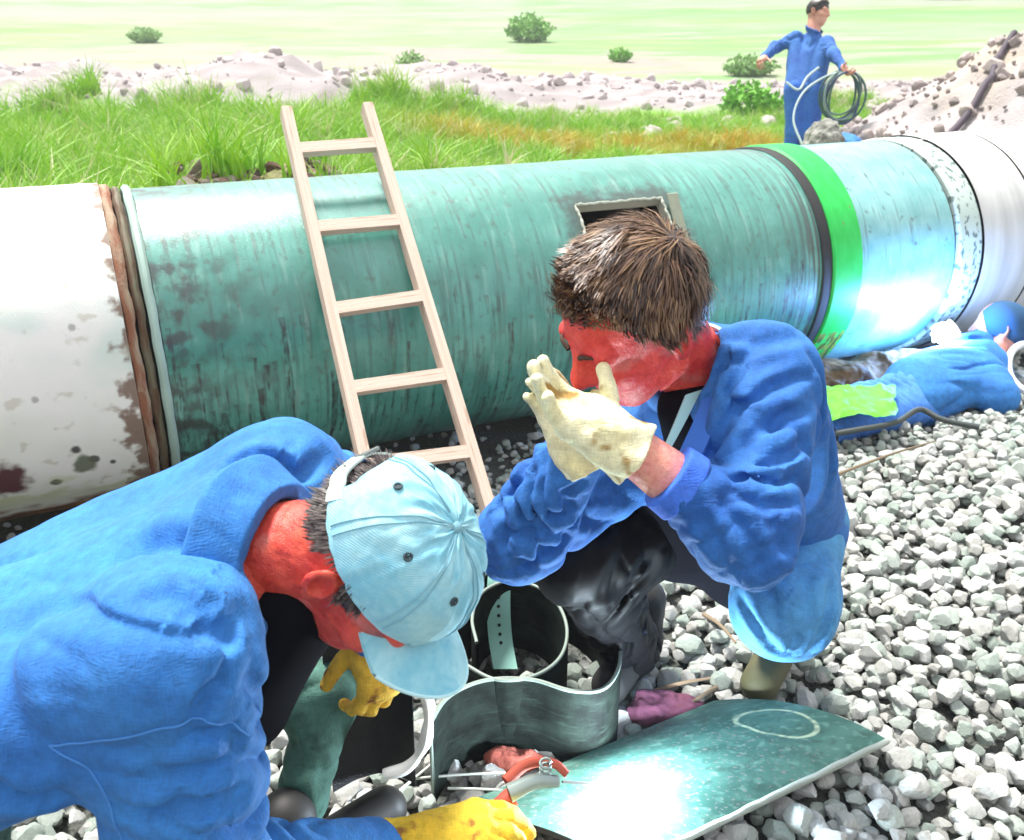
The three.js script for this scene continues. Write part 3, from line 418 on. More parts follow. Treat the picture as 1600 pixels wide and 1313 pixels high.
function rolledCollar(c, axis, front, r0, gap, stand = 0.03, fall = 0.045, out = 0.036) { // a stand and a fall turned over it, open at the throat
  const A = vnorm(axis), Fr = vnorm(vadd(front, A, -vdot(front, A))), S = vcross(A, Fr), P = [[r0, -0.02], [r0 + 0.003, stand], [r0 + 0.014, stand + 0.002], [r0 + 0.012 + out, stand - fall]];
  const f = (x, y, z) => { const p = [x - c[0], y - c[1], z - c[2]], h = vdot(p, A), a = vdot(p, Fr), b = vdot(p, S), r = Math.hypot(a, b), th = Math.abs(Math.atan2(b, a)), dip = 0.02 * Math.pow(Math.cos(th / 2), 2), hh = h + dip; let d = 1e9; for (let i = 0; i < 3; i++) { const [r1, h1] = P[i], [r2, h2] = P[i + 1], dx = r2 - r1, dy = h2 - h1, t = clamp(((r - r1) * dx + (hh - h1) * dy) / (dx * dx + dy * dy)); d = Math.min(d, Math.hypot(r - r1 - dx * t, hh - h1 - dy * t)); } return smax(d - 0.0055 - 0.004 * noise(x * 22, y * 22, z * 22) , Math.max(r, 0.03) * (gap - th), 0.01); };
  return net(rough(f, crumple(0.003, 9)), ...bounds([c], r0 + 0.09), 0.004);
}
function soften(g, amp, s) { const p = g.attributes.position; for (let i = 0; i < p.count; i++) { const x = p.getX(i), y = p.getY(i), z = p.getZ(i); p.setXYZ(i, x + amp * noise(x * s, y * s, z * s), y + amp * noise(x * s + 9, y * s, z * s), z + amp * noise(x * s, y * s + 9, z * s)); } g.computeVertexNormals(); return g; }
function boot(heel, toe, k = 1) { const d = vnorm(vsub(toe, heel)), f = join(0.03, cap(vadd(heel, [0, 0.045 * k, 0]), vadd(vadd(toe, [0, 0.04 * k, 0]), d, -0.04 * k), 0.043 * k, 0.042 * k), cap(vadd(heel, [0, 0.05, 0]), vadd(heel, [0, 0.16 * k, 0]), 0.045 * k, 0.05 * k)); return (x, y, z) => smax(f(x, y, z), heel[1] - y, 0.01); }
function seam(f, pts, r = 0.0017, lift = 0.0005) { // a line of stitching laid on a surface
  const out = []; const c = new THREE.CatmullRomCurve3(pts.map(V3)); const e = 0.002;
  for (let i = 0; i <= 40; i++) { let p = c.getPoint(i / 40).toArray(); for (let k = 0; k < 12; k++) { const v = f(...p) - lift; const g = vnorm([f(p[0] + e, p[1], p[2]) - f(p[0] - e, p[1], p[2]), f(p[0], p[1] + e, p[2]) - f(p[0], p[1] - e, p[2]), f(p[0], p[1], p[2] + e) - f(p[0], p[1], p[2] - e)]); p = vadd(p, g, -v * 0.8); } out.push(p); }
  return tube(out, r, 5, 80);
}
const dirtyGlove = (a, b, dirt) => (x, y, z) => mix3(mix3(a, b, clamp(0.5 + 1.6 * fbm(x * 14, y * 14, z * 14, 4))), dirt, sstep(0.13, 0.3, fbm(x * 24 + 4, y * 24, z * 24, 4)));
// crumpled cloth: soft swells parted by crisp creases, drawn out along a direction
const crumple = (amp, s, D = [0, 1, 0], stretch = 0.45) => (x, y, z) => {
  const k = (x * D[0] + y * D[1] + z * D[2]) * (1 - stretch), a = (x - k * D[0]) * s, b = (y - k * D[1]) * s, c = (z - k * D[2]) * s;
  const w = 0.7 * noise(a * 0.7 + 3, b * 0.7, c * 0.7), n1 = Math.abs(noise(a + w, b + w, c - w)), n2 = Math.abs(noise(a * 1.9 - w, b * 1.9 + 7, c * 1.9 + w)), m = clamp(0.55 + 1.3 * noise(x * 4.1 + 9, y * 4.1, z * 4.1));
  return amp * m * (0.35 - Math.exp(-n1 * n1 * 70) - 0.25 * Math.exp(-n2 * n2 * 60) + 0.9 * n1);
};
// folds drawn as lines: each line is laid on the cloth, then pressed in with a swell on either side
function drape(f, lines) {
  const e = 0.002, segs = [];
  for (const [pts, w0, h] of lines) {
    const w = w0 * 1.15, c = new THREE.CatmullRomCurve3(pts.map(V3)), n = 10, P = [];
    for (let i = 0; i <= n; i++) { let p = c.getPoint(i / n).toArray(); for (let k = 0; k < 10; k++) { const v = f(...p), g = vnorm([f(p[0] + e, p[1], p[2]) - f(p[0] - e, p[1], p[2]), f(p[0], p[1] + e, p[2]) - f(p[0], p[1] - e, p[2]), f(p[0], p[1], p[2] + e) - f(p[0], p[1], p[2] - e)]); p = vadd(p, g, -v * 0.8); } P.push(vadd(p, [rr(-1, 1), rr(-1, 1), rr(-1, 1)], 0.0012)); }
    const m = vlerp(P[0], P[n], 0.5), R = Math.max(...P.map((p) => vlen(vsub(p, m)))) + 5 * w; segs.push([P, w, h, m, R * R]);
  }
  return (x, y, z) => {
    let s = 0;
    for (const [P, w, h, m, R2] of segs) {
      const mx = x - m[0], my = y - m[1], mz = z - m[2]; if (mx * mx + my * my + mz * mz > R2) continue;
      let best = 1e9, at = 0;
      for (let i = 0; i + 1 < P.length; i++) { const a = P[i], b = P[i + 1], dx = b[0] - a[0], dy = b[1] - a[1], dz = b[2] - a[2], px = x - a[0], py = y - a[1], pz = z - a[2], t = clamp((px * dx + py * dy + pz * dz) / (dx * dx + dy * dy + dz * dz + 1e-12)), qx = px - dx * t, qy = py - dy * t, qz = pz - dz * t, d = qx * qx + qy * qy + qz * qz; if (d < best) { best = d; at = (i + t) / (P.length - 1); } }
      const d = Math.sqrt(best) / w, taper = Math.pow(Math.sin(Math.PI * clamp(0.05 + 0.9 * at)), 0.7); s += h * taper * (-Math.exp(-d * d) + 0.75 * Math.exp(-Math.pow((d - 2.2) / 1.4, 2)));
    }
    return s;
  };
}
const creases = (amp, s) => (x, y, z) => amp * (0.5 - Math.abs(noise(x * s, y * s * 0.7, z * s)) * 2.2);

// ---- the man bent over the plate, in a cap
{
  const g = thing('person', 'man in blue work jacket and pale blue cap bending over the steel plate', 'person', );
  const neck = [-0.306, 0.778, -0.983], far = [-0.332, 0.794, -1.154], near = [-0.394, 0.737, -0.834], nearHip = [-0.719, 0.578, -0.841], farHip = [-0.892, 0.523, -1.09], pel = vlerp(nearHip, farHip, 0.5);
  const elb = [-0.405, 0.392, -0.804], wri = [-0.195, 0.252, -0.983], felb = [-0.259, 0.65, -1.331], fwri = [-0.212, 0.528, -1.169];
  const mid = vlerp(neck, pel, 0.5);
  const rd = ridges([
    [[-0.35, 0.772, -0.872], [-0.398, 0.77, -0.816], 0.018, 0.010], [[-0.302, 0.755, -0.864], [-0.355, 0.75, -0.807], 0.016, 0.011], [[-0.306, 0.704, -0.842], [-0.376, 0.705, -0.787], 0.018, 0.010],
    [[-0.324, 0.87, -1.078], [-0.384, 0.862, -1.02], 0.02, 0.012], [[-0.281, 0.874, -1.08], [-0.349, 0.886, -1.085], 0.018, 0.010], [[-0.578, 0.742, -0.913], [-0.529, 0.684, -0.8], 0.03, 0.010], [[-0.367, 0.835, -0.954], [-0.418, 0.841, -0.901], 0.02, 0.006],
    [[-0.355, 0.674, -0.752], [-0.291, 0.691, -0.782], 0.016, 0.012], [[-0.383, 0.642, -0.738], [-0.297, 0.631, -0.777], 0.015, 0.013], [[-0.405, 0.587, -0.736], [-0.293, 0.586, -0.769], 0.015, 0.012], [[-0.526, 0.646, -0.762], [-0.426, 0.613, -0.748], 0.016, 0.010]]);
  const torso = join(0.07, cap(near, nearHip, 0.095, 0.115), cap(far, farHip, 0.09, 0.11), cap(vlerp(near, far, 0.5), pel, 0.105, 0.13));
  const arm = join(0.03, cap(near, elb, 0.104, 0.086, folds(0.02, 6, 1.8, 1.1, 0.75, 0.5)), cutBy(cap(elb, wri, 0.082, 0.056, folds(0.018, 6, 1.5, 2.0, 0.2, 0.5)), wri, vnorm(vsub(wri, elb))));
  const farArm = join(0.03, cap(far, felb, 0.088, 0.075, folds(0.01, 6, 1.5, 0.4)), cap(felb, fwri, 0.07, 0.05, folds(0.01, 6, 1.2, 3)));
  const headC = [-0.161, 0.797, -0.937], hF = [0.43, -0.85, 0.304], hU = [0.743, 0.557, 0.371];
  const axis = vnorm(vsub(headC, neck));
  let jf = join(0.035, torso, arm, farArm);
  const cr = crumple(0.008, 6, vnorm(vadd(vsub(neck, pel), [0, -0.25, 0.25])), 0.25);
  jf = rough(jf, (x, y, z) => 0.008 * fbm(x * 7, y * 7, z * 7, 3) + cr(x, y, z) + 0.6 * rd(x, y, z));
  const dr = drape(jf, [
    [[[-0.292, 0.647, -0.762], [-0.304, 0.699, -0.752], [-0.337, 0.708, -0.735]], 0.008, 0.012], [[[-0.36, 0.637, -0.725], [-0.324, 0.636, -0.725], [-0.295, 0.621, -0.751]], 0.008, 0.012], [[[-0.42, 0.619, -0.717], [-0.34, 0.613, -0.715], [-0.291, 0.602, -0.742]], 0.009, 0.013], [[[-0.385, 0.673, -0.73], [-0.341, 0.662, -0.725], [-0.299, 0.658, -0.745]], 0.008, 0.010],
    [[[-0.391, 0.779, -0.82], [-0.355, 0.785, -0.823], [-0.33, 0.764, -0.835]], 0.012, 0.012], [[[-0.339, 0.777, -0.819], [-0.34, 0.757, -0.778], [-0.34, 0.726, -0.753]], 0.009, 0.010], [[[-0.315, 0.876, -1.081], [-0.289, 0.853, -1.07], [-0.262, 0.852, -1.125]], 0.010, 0.013], [[[-0.377, 0.86, -1.052], [-0.341, 0.864, -1.075], [-0.307, 0.858, -1.073]], 0.010, 0.011],
    [[[-0.575, 0.654, -0.765], [-0.532, 0.638, -0.758], [-0.49, 0.63, -0.755]], 0.012, 0.016], [[[-0.563, 0.755, -0.864], [-0.531, 0.727, -0.797], [-0.5, 0.699, -0.763]], 0.014, 0.009], [[[-0.354, 0.788, -0.878], [-0.384, 0.796, -0.882], [-0.421, 0.793, -0.881]], 0.014, 0.008], [[[-0.476, 0.796, -0.915], [-0.43, 0.811, -0.921], [-0.376, 0.803, -0.918]], 0.016, 0.007], [[[-0.323, 0.744, -0.804], [-0.312, 0.711, -0.812], [-0.298, 0.683, -0.833]], 0.009, 0.012]]);
  jf = rough(jf, dr);
  jf = carve(jf, cap(vadd(neck, axis, -0.03), vadd(neck, axis, 0.2), 0.072, 0.1), 0.015);
  const [lo, hi] = bounds([near, far, nearHip, farHip, elb, wri, felb, fwri], 0.14);
  const jacket = obj('jacket', tint(net(jf, lo, hi, 0.006), worn(BLUE, BLUE2, 6)), cloth(), g);
  const threadM = mat([0.06, 0.24, 0.62], 0.8);
  obj('sleeve_seam', seam(jf, [[-0.491, 0.696, -0.762], [-0.418, 0.726, -0.742], [-0.361, 0.733, -0.734], [-0.317, 0.721, -0.74], [-0.29, 0.678, -0.776]], 0.0013), threadM, jacket);
  obj('back_seam', seam(jf, [[-0.491, 0.696, -0.762], [-0.457, 0.676, -0.731], [-0.441, 0.624, -0.72], [-0.437, 0.561, -0.725]], 0.0013), threadM, jacket);
  const fr = hF; obj('collar', tint(rolledCollar(vadd(neck, axis, -0.012), axis, fr, 0.079, 0.75), worn(BLUE, BLUE2, 8)), cloth(), jacket);
  const shirt = obj('shirt_collar', collar(vadd(neck, axis, -0.02), axis, fr, 0.071, 0.034, 0.2, 0.5, 0.005), mat([0.40, 0.66, 0.68], 0.8), g);
  // undershirt, swelled and coloured black to stand for the jacket's shadow
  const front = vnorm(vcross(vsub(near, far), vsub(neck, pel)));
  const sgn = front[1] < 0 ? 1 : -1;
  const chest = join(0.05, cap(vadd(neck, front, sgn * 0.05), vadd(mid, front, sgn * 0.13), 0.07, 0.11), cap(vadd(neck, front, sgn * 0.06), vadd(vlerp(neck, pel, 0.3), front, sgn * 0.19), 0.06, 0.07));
  obj('shade_undershirt', net(chest, ...bounds([neck, mid], 0.24), 0.012), mat([0.006, 0.006, 0.008], 1, { specularIntensity: 0.15 }), g);
  // head
  const h = headFrame(headC, hF, hU, 1.02), hf = join(0.03, headField(h), cap(h.w([0, -0.05, -0.035]), vadd(neck, axis, -0.07), 0.062, 0.07));
  const body = net(rough(hf, (x, y, z) => 0.0016 * noise(x * 55, y * 55, z * 55) + 0.0014 * Math.abs(noise(x * 18, y * 60, z * 18))), ...bounds([headC, neck], 0.19), 0.003), trunk = net(join(0.04, cap(neck, pel, 0.06, 0.09), cap(near, far, 0.05, 0.05)), ...bounds([neck, pel, near, far], 0.12), 0.016);
  obj('body', tint(mergeGeometries([body, trunk]), (x, y, z) => { const n = fbm(x * 40, y * 40, z * 40, 4); return mix3(mix3(SKIN, SKIN2, clamp(0.5 + 1.6 * n)), PINK, sstep(0.1, 0.34, fbm(x * 15 + 3, y * 15, z * 15, 3)) * 0.6); }), skinMat, g);
  const hairOK = (d) => (d[1] < 0.2 || (d[2] < -0.72 && d[1] < 0.5 && Math.abs(d[0]) < 0.4)) && d[1] > -0.36 - 0.30 * sstep(-0.3, -0.75, d[2]) && d[2] < 0.35 && !(Math.abs(d[0]) > 0.78 && d[1] < -0.02 && d[2] > -0.38 && d[2] < 0.08) && !(d[2] > -0.15 && d[1] < -0.3 && d[2] < 0.1) && !(d[2] > 0.08 && d[1] < -0.62);
  const hair = obj('hair', scalp(h, hairOK, [0.07, 0.052, 0.05], 0.003), hairMat, g);
  obj('hair_strands', strands(h, 4500, { crown: [0, 0.9, -0.35], len: [0.012, 0.022], lift: 0.0035, allow: hairOK, width: 0.0016, wild: 0.5, tones: [[0.06, 0.045, 0.045], [0.11, 0.09, 0.085], [0.17, 0.14, 0.13], [0.035, 0.028, 0.03]], droop: 0.6 }), hairMat, hair);
  // cap: crown of six panels, visor, strap across the opening at the back
  const capMap = texture(512, 512, (u, v) => { const n = fbm(u * 40, v * 40, 3, 4), k = fbm(u * 5, v * 5, 9, 4); return mix3([0.20, 0.52, 0.66], [0.42, 0.72, 0.78], clamp(0.45 + k * 1.3 + n * 0.5)); }, [3, 3], true);
  const capMat = mat([1, 1, 1], 0.85, { map: capMap, bumpMap: clone(weave, 4, 4), bumpScale: 0.0012 }), dark = mat([0.03, 0.05, 0.06], 0.8);
  const CR = [0.094, 0.104, 0.116], crownPt = (a, e) => { const ca = Math.cos(a), sa = Math.sin(a), seamDip = 0.0022 * Math.exp(-Math.pow(((((a + Math.PI / 6) % (Math.PI / 3)) + Math.PI / 3) % (Math.PI / 3) - Math.PI / 6) / 0.03, 2)), pw = 1 + 0.03 * Math.sin(2 * e) + 0.02 * noise(ca * 3 + 4, e * 3, sa * 3), ce = Math.pow(Math.cos(e), 0.86); return [ce * ca * CR[0] * pw - seamDip * ca, 0.030 + Math.sin(e) * CR[1] * pw - 0.0045 * noise(ca * 6, e * 4, sa * 6), ce * sa * CR[2] * pw - 0.012 - seamDip * sa]; };
  const rim = (a) => { const back = Math.cos(a + Math.PI / 2); return 0.03 + 0.58 * Math.pow(clamp((back - 0.80) / 0.20), 0.5); };
  const hat = new THREE.Group(); hat.name = 'cap'; g.add(hat);
  const crown = grid(120, 30, (u, v) => { const a = u * 6.2832 - Math.PI / 2, e = lerp(rim(a), Math.PI / 2 - 0.001, v); return { p: h.w(crownPt(a, e)), uv: [a * 0.1, e * 0.1] }; });
  obj('crown', crown, capMat, hat);
  const stitch = []; for (let i = 0; i < 6; i++) for (const o of [-0.05, 0.05]) { const a = Math.PI / 6 + i * Math.PI / 3 + o; stitch.push(tube(Array.from({ length: 12 }, (_, k) => { const p = crownPt(a, lerp(Math.max(rim(a), 0.1), 1.45, k / 11)); return h.w(vadd(p, vnorm([p[0], p[1] - 0.03, p[2]]), 0.0008)); }), 0.0009, 4, 30)); }
  obj('stitching', mergeGeometries(stitch), mat([0.22, 0.45, 0.55], 0.8), hat);
  for (let i = 0; i < 6; i++) { const a = i * Math.PI / 3, p = crownPt(a, 0.85), n = vnorm([p[0], p[1] - 0.03, p[2]]); const t = new THREE.TorusGeometry(0.0042, 0.0016, 6, 14); const e = vnorm(vcross(n, [0.3, 1, 0.1])), f2 = vcross(n, e); const toW = (v) => vadd(vadd(vmul(h.X, v[0]), h.Y, v[1]), h.Z, v[2]); place(t, h.w(vadd(p, n, 0.0012)), toW(e), toW(f2), toW(n)); const dsk = new THREE.CircleGeometry(0.0036, 12); place(dsk, h.w(vadd(p, n, 0.001)), toW(e), toW(f2), toW(n)); obj('eyelet', mergeGeometries([t, dsk]), dark, hat); }
  const button = new THREE.SphereGeometry(0.008, 14, 10); button.scale(1, 0.5, 1); place(button, h.w([0, 0.03 + CR[1], -0.012]), h.X, h.Y, h.Z); obj('button', button, capMat, hat);
  const visor = (off) => (u, v) => { const a = lerp(-0.98, 0.98, u), r = v, x = Math.sin(a) * (0.088 + 0.004 * r), out = 0.078 * Math.pow(Math.cos(a * 1.22), 0.42) * r; const z = Math.cos(a) * 0.100 - 0.006 + out, y = 0.034 - 0.55 * x * x / 0.088 - 0.012 * r + 0.008 * r * r + off; return { p: h.w([x, y, z]), uv: [x, z] }; };
  const edge = (u, v) => { const q = visor(0)(u, 1).p, b = visor(-0.0045)(u, 1).p; return { p: vlerp(q, b, v) }; };
  obj('visor', mergeGeometries([grid(40, 14, visor(0)), grid(40, 14, visor(-0.0045)), grid(40, 2, edge)]), capMat, hat);
  obj('visor_piping', tube(Array.from({ length: 30 }, (_, i) => visor(-0.002)(0.01 + 0.98 * i / 29, 1).p), 0.0028, 6, 60), mat([0.5, 0.78, 0.82], 0.8), hat);
  const strap = (a, e) => { const p = crownPt(a, e); return h.w([p[0] * 1.01, p[1], p[2] * 1.01]); };
  obj('strap', ribbon(Array.from({ length: 15 }, (_, i) => strap(-Math.PI / 2 + lerp(-0.72, 0.72, i / 14), 0.02)), Array.from({ length: 15 }, () => vadd(h.Y, h.Z, 0.15)), 0.024, 0.003, 40), mat([0.62, 0.78, 0.74], 0.7), hat);
  obj('buckle', place(box(0.03, 0.026, 0.005, 0.0015), strap(-Math.PI / 2 + 0.16, 0.14), h.X, h.Y, h.Z), mat([0.25, 0.28, 0.27], 0.35, { metalness: 0.8 }), hat);
  // gloves: the right hand works the electrode, the left holds the shield
  const gl = (W, D, T, k, curl, flip, th, fat = 0.0118) => { const [d, t] = frame3(D, T), n = vmul(vcross(d, t), flip); const hd = handField(W, d, t, n, k, fat, curl, th, 0.4, 0.05), cuff = cap(vadd(W, d, -0.07), vadd(W, d, 0.01), 0.05, 0.034, (q, a) => 0.004 * Math.sin(5 * a + q * 4)); let f = join(0.02, hd.f, cuff); f = cutBy(f, vadd(W, d, -0.065), vmul(d, -1)); return net(rough(f, creases(0.002, 36)), ...bounds([...hd.pts, vadd(W, d, -0.08)], 0.06), 0.004); };
  const YEL = dirtyGlove([0.70, 0.42, 0.02], [0.80, 0.55, 0.04], [0.35, 0.14, 0.02]);
  obj('glove', tint(gl([-0.149, 0.22, -1.034], [0.954, 0.047, -0.295], [0.103, -0.041, -0.994], 1.08, [0.42, 0.45, 0.5, 0.55], 1, [0.75, 0.45, -0.55], 0.0150), YEL), cloth({ sheen: 0 }), g);
  obj('glove', tint(gl([-0.204, 0.537, -1.173], [0.052, -0.868, 0.493], [-0.781, 0.25, 0.572], 0.98, [0.75, 0.8, 0.85, 0.9], -1, [0.6, 0.5, -0.6], 0.012), dirtyGlove([0.62, 0.34, 0.02], [0.78, 0.5, 0.05], [0.20, 0.05, 0.01])), cloth({ sheen: 0 }), g);
  // trousers: left foot forward, right knee down, out of the picture
  const knee = [-0.327, 0.313, -1.271], foot = [-0.379, 0.02, -1.119], rk = [-0.882, 0.06, -0.955], rf = vadd(rk, [-0.42, 0.02, 0.1]);
  const tf = join(0.04, cap(farHip, knee, 0.085, 0.052, folds(0.01, 6, 1.5, 0.3)), cap(knee, vadd(foot, [0, 0.1, 0]), 0.05, 0.042, folds(0.008, 5, 1.4, 1.2, 0.7, 0.6)), cap(nearHip, rk, 0.1, 0.075, folds(0.01, 6, 1.5, 0.3)), cap(rk, rf, 0.07, 0.055));
  obj('trousers', tint(net(tf, ...bounds([farHip, nearHip, knee, foot, rk, rf], 0.13), 0.009), worn([0.02, 0.065, 0.045], [0.075, 0.19, 0.145], 18)), cloth({ sheen: 0.1 }), g);
  obj('boot', net(boot(foot, vadd(foot, [0.17, 0, -0.16])), ...bounds([foot, vadd(foot, [0.18, 0.18, -0.2])], 0.1), 0.008), mat([0.02, 0.018, 0.016], 0.6), g);
  obj('boot', net(boot(rf, vadd(rf, [-0.2, 0, 0.1])), ...bounds([rf, vadd(rf, [-0.2, 0.18, 0.2])], 0.1), 0.01), mat([0.02, 0.018, 0.016], 0.6), g);
}

// ---- the man squatting behind the coil, glove before his face
{
  const g = thing('person', 'squatting man in denim blue jacket shielding his face with a pale yellow glove', 'person');
  const neck = [0.298, 0.867, -1.372], ls = [0.393, 0.898, -1.309], rs = [0.23, 0.706, -1.464], hipC = [0.48, 0.487, -1.62], lh = vadd(hipC, [0.07, 0, 0.05]), rh = vadd(hipC, [-0.1, 0, -0.02]);
  const le = [0.33, 0.749, -1.08], lw = [0.211, 0.838, -1.097], re = [0.009, 0.618, -1.295], rw = [0.097, 0.793, -1.252];
  const headC = [0.176, 1.003, -1.289], hF = [-0.745, -0.589, 0.312], hU = [-0.399, 0.838, 0.374];
  const rd = ridges([
    [[0.316, 0.944, -1.274], [0.308, 0.8, -1.266], 0.02, 0.012], [[0.36, 0.894, -1.197], [0.434, 0.936, -1.216], 0.016, 0.012], [[0.343, 0.864, -1.152], [0.443, 0.894, -1.197], 0.016, 0.013], [[0.311, 0.832, -1.116], [0.424, 0.851, -1.146], 0.015, 0.013], [[0.295, 0.806, -1.072], [0.39, 0.825, -1.08], 0.014, 0.012],
    [[0.264, 0.808, -1.051], [0.341, 0.745, -1.023], 0.013, 0.010], [[0.239, 0.827, -1.059], [0.29, 0.745, -1.023], 0.013, 0.011], [[0.298, 0.815, -1.054], [0.362, 0.776, -1.037], 0.013, 0.010], [[0.326, 0.962, -1.282], [0.431, 0.944, -1.274], 0.02, 0.009], [[0.487, 0.855, -1.289], [0.533, 0.679, -1.322], 0.02, 0.012], [[0.307, 0.892, -1.251], [0.35, 0.83, -1.202], 0.016, 0.012]]);
  const torso = cutBy(join(0.08, cap(ls, lh, 0.082, 0.115), cap(rs, rh, 0.08, 0.115), cap(neck, hipC, 0.09, 0.135)), vadd(hipC, vnorm(vsub(hipC, neck)), 0.05), vnorm(vsub(hipC, neck)), 0.015);
  const cutEnd = vnorm(vsub(lw, le));
  const larm = join(0.025, cap(ls, le, 0.08, 0.066, folds(0.009, 4, 1.9, 0.4, 0.8, 0.5)), cutBy(cap(le, lw, 0.066, 0.042, folds(0.008, 4, 1.6, 2.2, 0.15, 0.4)), lw, cutEnd));
  const rarm = join(0.025, cap(rs, re, 0.08, 0.07, folds(0.013, 4, 1.7, 1.4, 0.8, 0.5)), cap(re, rw, 0.068, 0.046, folds(0.014, 5, 1.6, 0.2, 0.3, 0.5)));
  let jf = join(0.03, torso, larm, rarm);
  const cr = crumple(0.0085, 6.5, vnorm([0.75, 0.55, 0.2]), 0.2);
  jf = rough(jf, (x, y, z) => 0.006 * fbm(x * 9, y * 9, z * 9, 3) + cr(x, y, z) + 0.5 * rd(x, y, z));
  const dr = drape(jf, [
    [[[0.432, 0.94, -1.218], [0.364, 0.926, -1.19], [0.323, 0.877, -1.19], [0.314, 0.83, -1.17]], 0.008, 0.013], [[[0.429, 0.901, -1.179], [0.376, 0.897, -1.155], [0.327, 0.864, -1.141]], 0.0075, 0.012], [[[0.425, 0.868, -1.143], [0.355, 0.865, -1.098], [0.303, 0.833, -1.084]], 0.0075, 0.013], [[[0.4, 0.849, -1.091], [0.341, 0.85, -1.069], [0.298, 0.858, -1.073]], 0.007, 0.011], [[[0.384, 0.823, -1.057], [0.331, 0.829, -1.038], [0.29, 0.831, -1.061]], 0.007, 0.011],
    [[[0.243, 0.827, -1.059], [0.256, 0.794, -1.023], [0.29, 0.741, -1.022]], 0.0085, 0.008], [[[0.275, 0.832, -1.05], [0.299, 0.803, -1.016], [0.323, 0.756, -1.006]], 0.008, 0.008], [[[0.327, 0.825, -1.037], [0.345, 0.807, -1.018], [0.359, 0.766, -1.022]], 0.008, 0.006],
    [[[0.436, 0.951, -1.255], [0.47, 0.874, -1.243], [0.475, 0.782, -1.236], [0.459, 0.718, -1.23]], 0.008, 0.013], [[[0.515, 0.797, -1.319], [0.543, 0.718, -1.339], [0.556, 0.645, -1.362]], 0.010, 0.011], [[[0.319, 0.967, -1.295], [0.362, 0.965, -1.272], [0.422, 0.957, -1.28]], 0.010, 0.009], [[[0.321, 0.944, -1.274], [0.306, 0.878, -1.234], [0.314, 0.808, -1.204]], 0.009, 0.012], [[[0.35, 0.951, -1.255], [0.328, 0.903, -1.223], [0.337, 0.86, -1.183]], 0.008, 0.010],
    [[[0.071, 0.773, -1.276], [0.03, 0.745, -1.263], [0, 0.684, -1.27]], 0.008, 0.012], [[[0.089, 0.745, -1.242], [0.05, 0.708, -1.247], [0, 0.652, -1.244]], 0.008, 0.012], [[[0.101, 0.699, -1.243], [0.061, 0.656, -1.246], [0, 0.613, -1.249]], 0.008, 0.011], [[[0.098, 0.777, -1.234], [0.078, 0.746, -1.22], [0.099, 0.709, -1.226]], 0.007, 0.010]]);
  jf = rough(jf, dr);
  const axis = vnorm(vsub(headC, neck));
  jf = carve(jf, cap(vadd(neck, axis, -0.02), vadd(neck, axis, 0.18), 0.066, 0.10), 0.012);
  // open front: a wedge taken out below the chin
  const frontDir = vnorm(vadd(vcross(vsub(ls, rs), vsub(neck, hipC)), [0, 0, 0])), fd = frontDir[2] > 0 ? frontDir : vmul(frontDir, -1);
  const [lo, hi] = bounds([neck, ls, rs, lh, rh, le, lw, re, rw], 0.15);
  const jacket = obj('jacket', tint(net(jf, lo, hi, 0.005), worn([0.010, 0.085, 0.33], [0.028, 0.16, 0.47], 8)), cloth(), g);
  const cuffA = vlerp(le, lw, 0.78);
  obj('cuff', tint(net(cutBy(cutBy(cap(cuffA, vadd(lw, cutEnd, 0.03), 0.052, 0.047, (t, a) => 0.002 * Math.sin(3 * a)), lw, cutEnd), cuffA, vmul(cutEnd, -1)), ...bounds([cuffA, lw], 0.07), 0.004), worn([0.03, 0.12, 0.6], [0.05, 0.17, 0.68], 12)), cloth(), jacket);
  obj('pocket_flap', place(box(0.09, 0.035, 0.008, 0.003), vadd(vlerp(ls, neck, 0.35), [0.01, -0.13, 0.055]), vnorm([0.8, 0.1, 0.5]), vnorm([0.1, 0.95, -0.35]), vnorm(vcross([0.8, 0.1, 0.5], [0.1, 0.95, -0.35]))), mat([0.03, 0.13, 0.5], 0.85), jacket);
  obj('collar', tint(rolledCollar(vadd(neck, axis, -0.005), axis, hF, 0.076, 0.85, 0.032, 0.045, 0.028), worn([0.012, 0.10, 0.40], [0.035, 0.18, 0.54], 9)), cloth(), jacket);
  const shirt = obj('shirt_collar', collar(vadd(neck, axis, 0.005), vadd(axis, [0, 0.2, 0.1]), hF, 0.074, 0.045, 0.2, 0.45, 0.005), mat([0.42, 0.72, 0.74], 0.8), g);
  const lapel = [[0.3, 0.902, -1.277], [0.269, 0.865, -1.217], [0.24, 0.821, -1.177], [0.234, 0.783, -1.171]];
  obj('placket', ribbon(lapel, [[0.6, 0.2, 0.6], [0.7, 0.1, 0.5], [0.7, 0, 0.5], [0.7, 0, 0.5]], 0.034, 0.007, 40), mat([0.035, 0.15, 0.55], 0.85), jacket);
  obj('shirt_front', ribbon([[0.292, 0.886, -1.292], [0.261, 0.852, -1.245], [0.233, 0.823, -1.205]], [[-0.8, -0.1, 0.4], [-0.8, -0.1, 0.4], [-0.8, -0.1, 0.4]], (t) => 0.03 * (1 - 0.5 * t), 0.004, 30), mat([0.42, 0.74, 0.74], 0.8), g);
  // head and hair
  const h = headFrame(headC, hF, hU, 1.06), hf = join(0.03, headField(h), cap(h.w([0, -0.05, -0.035]), vadd(neck, axis, -0.08), 0.058, 0.066));
  const wristD = vnorm(vsub(lw, le));
  const foreF = join(0.01, cap(vlerp(le, lw, 0.5), vadd(lw, wristD, 0.10), 0.043, 0.03));
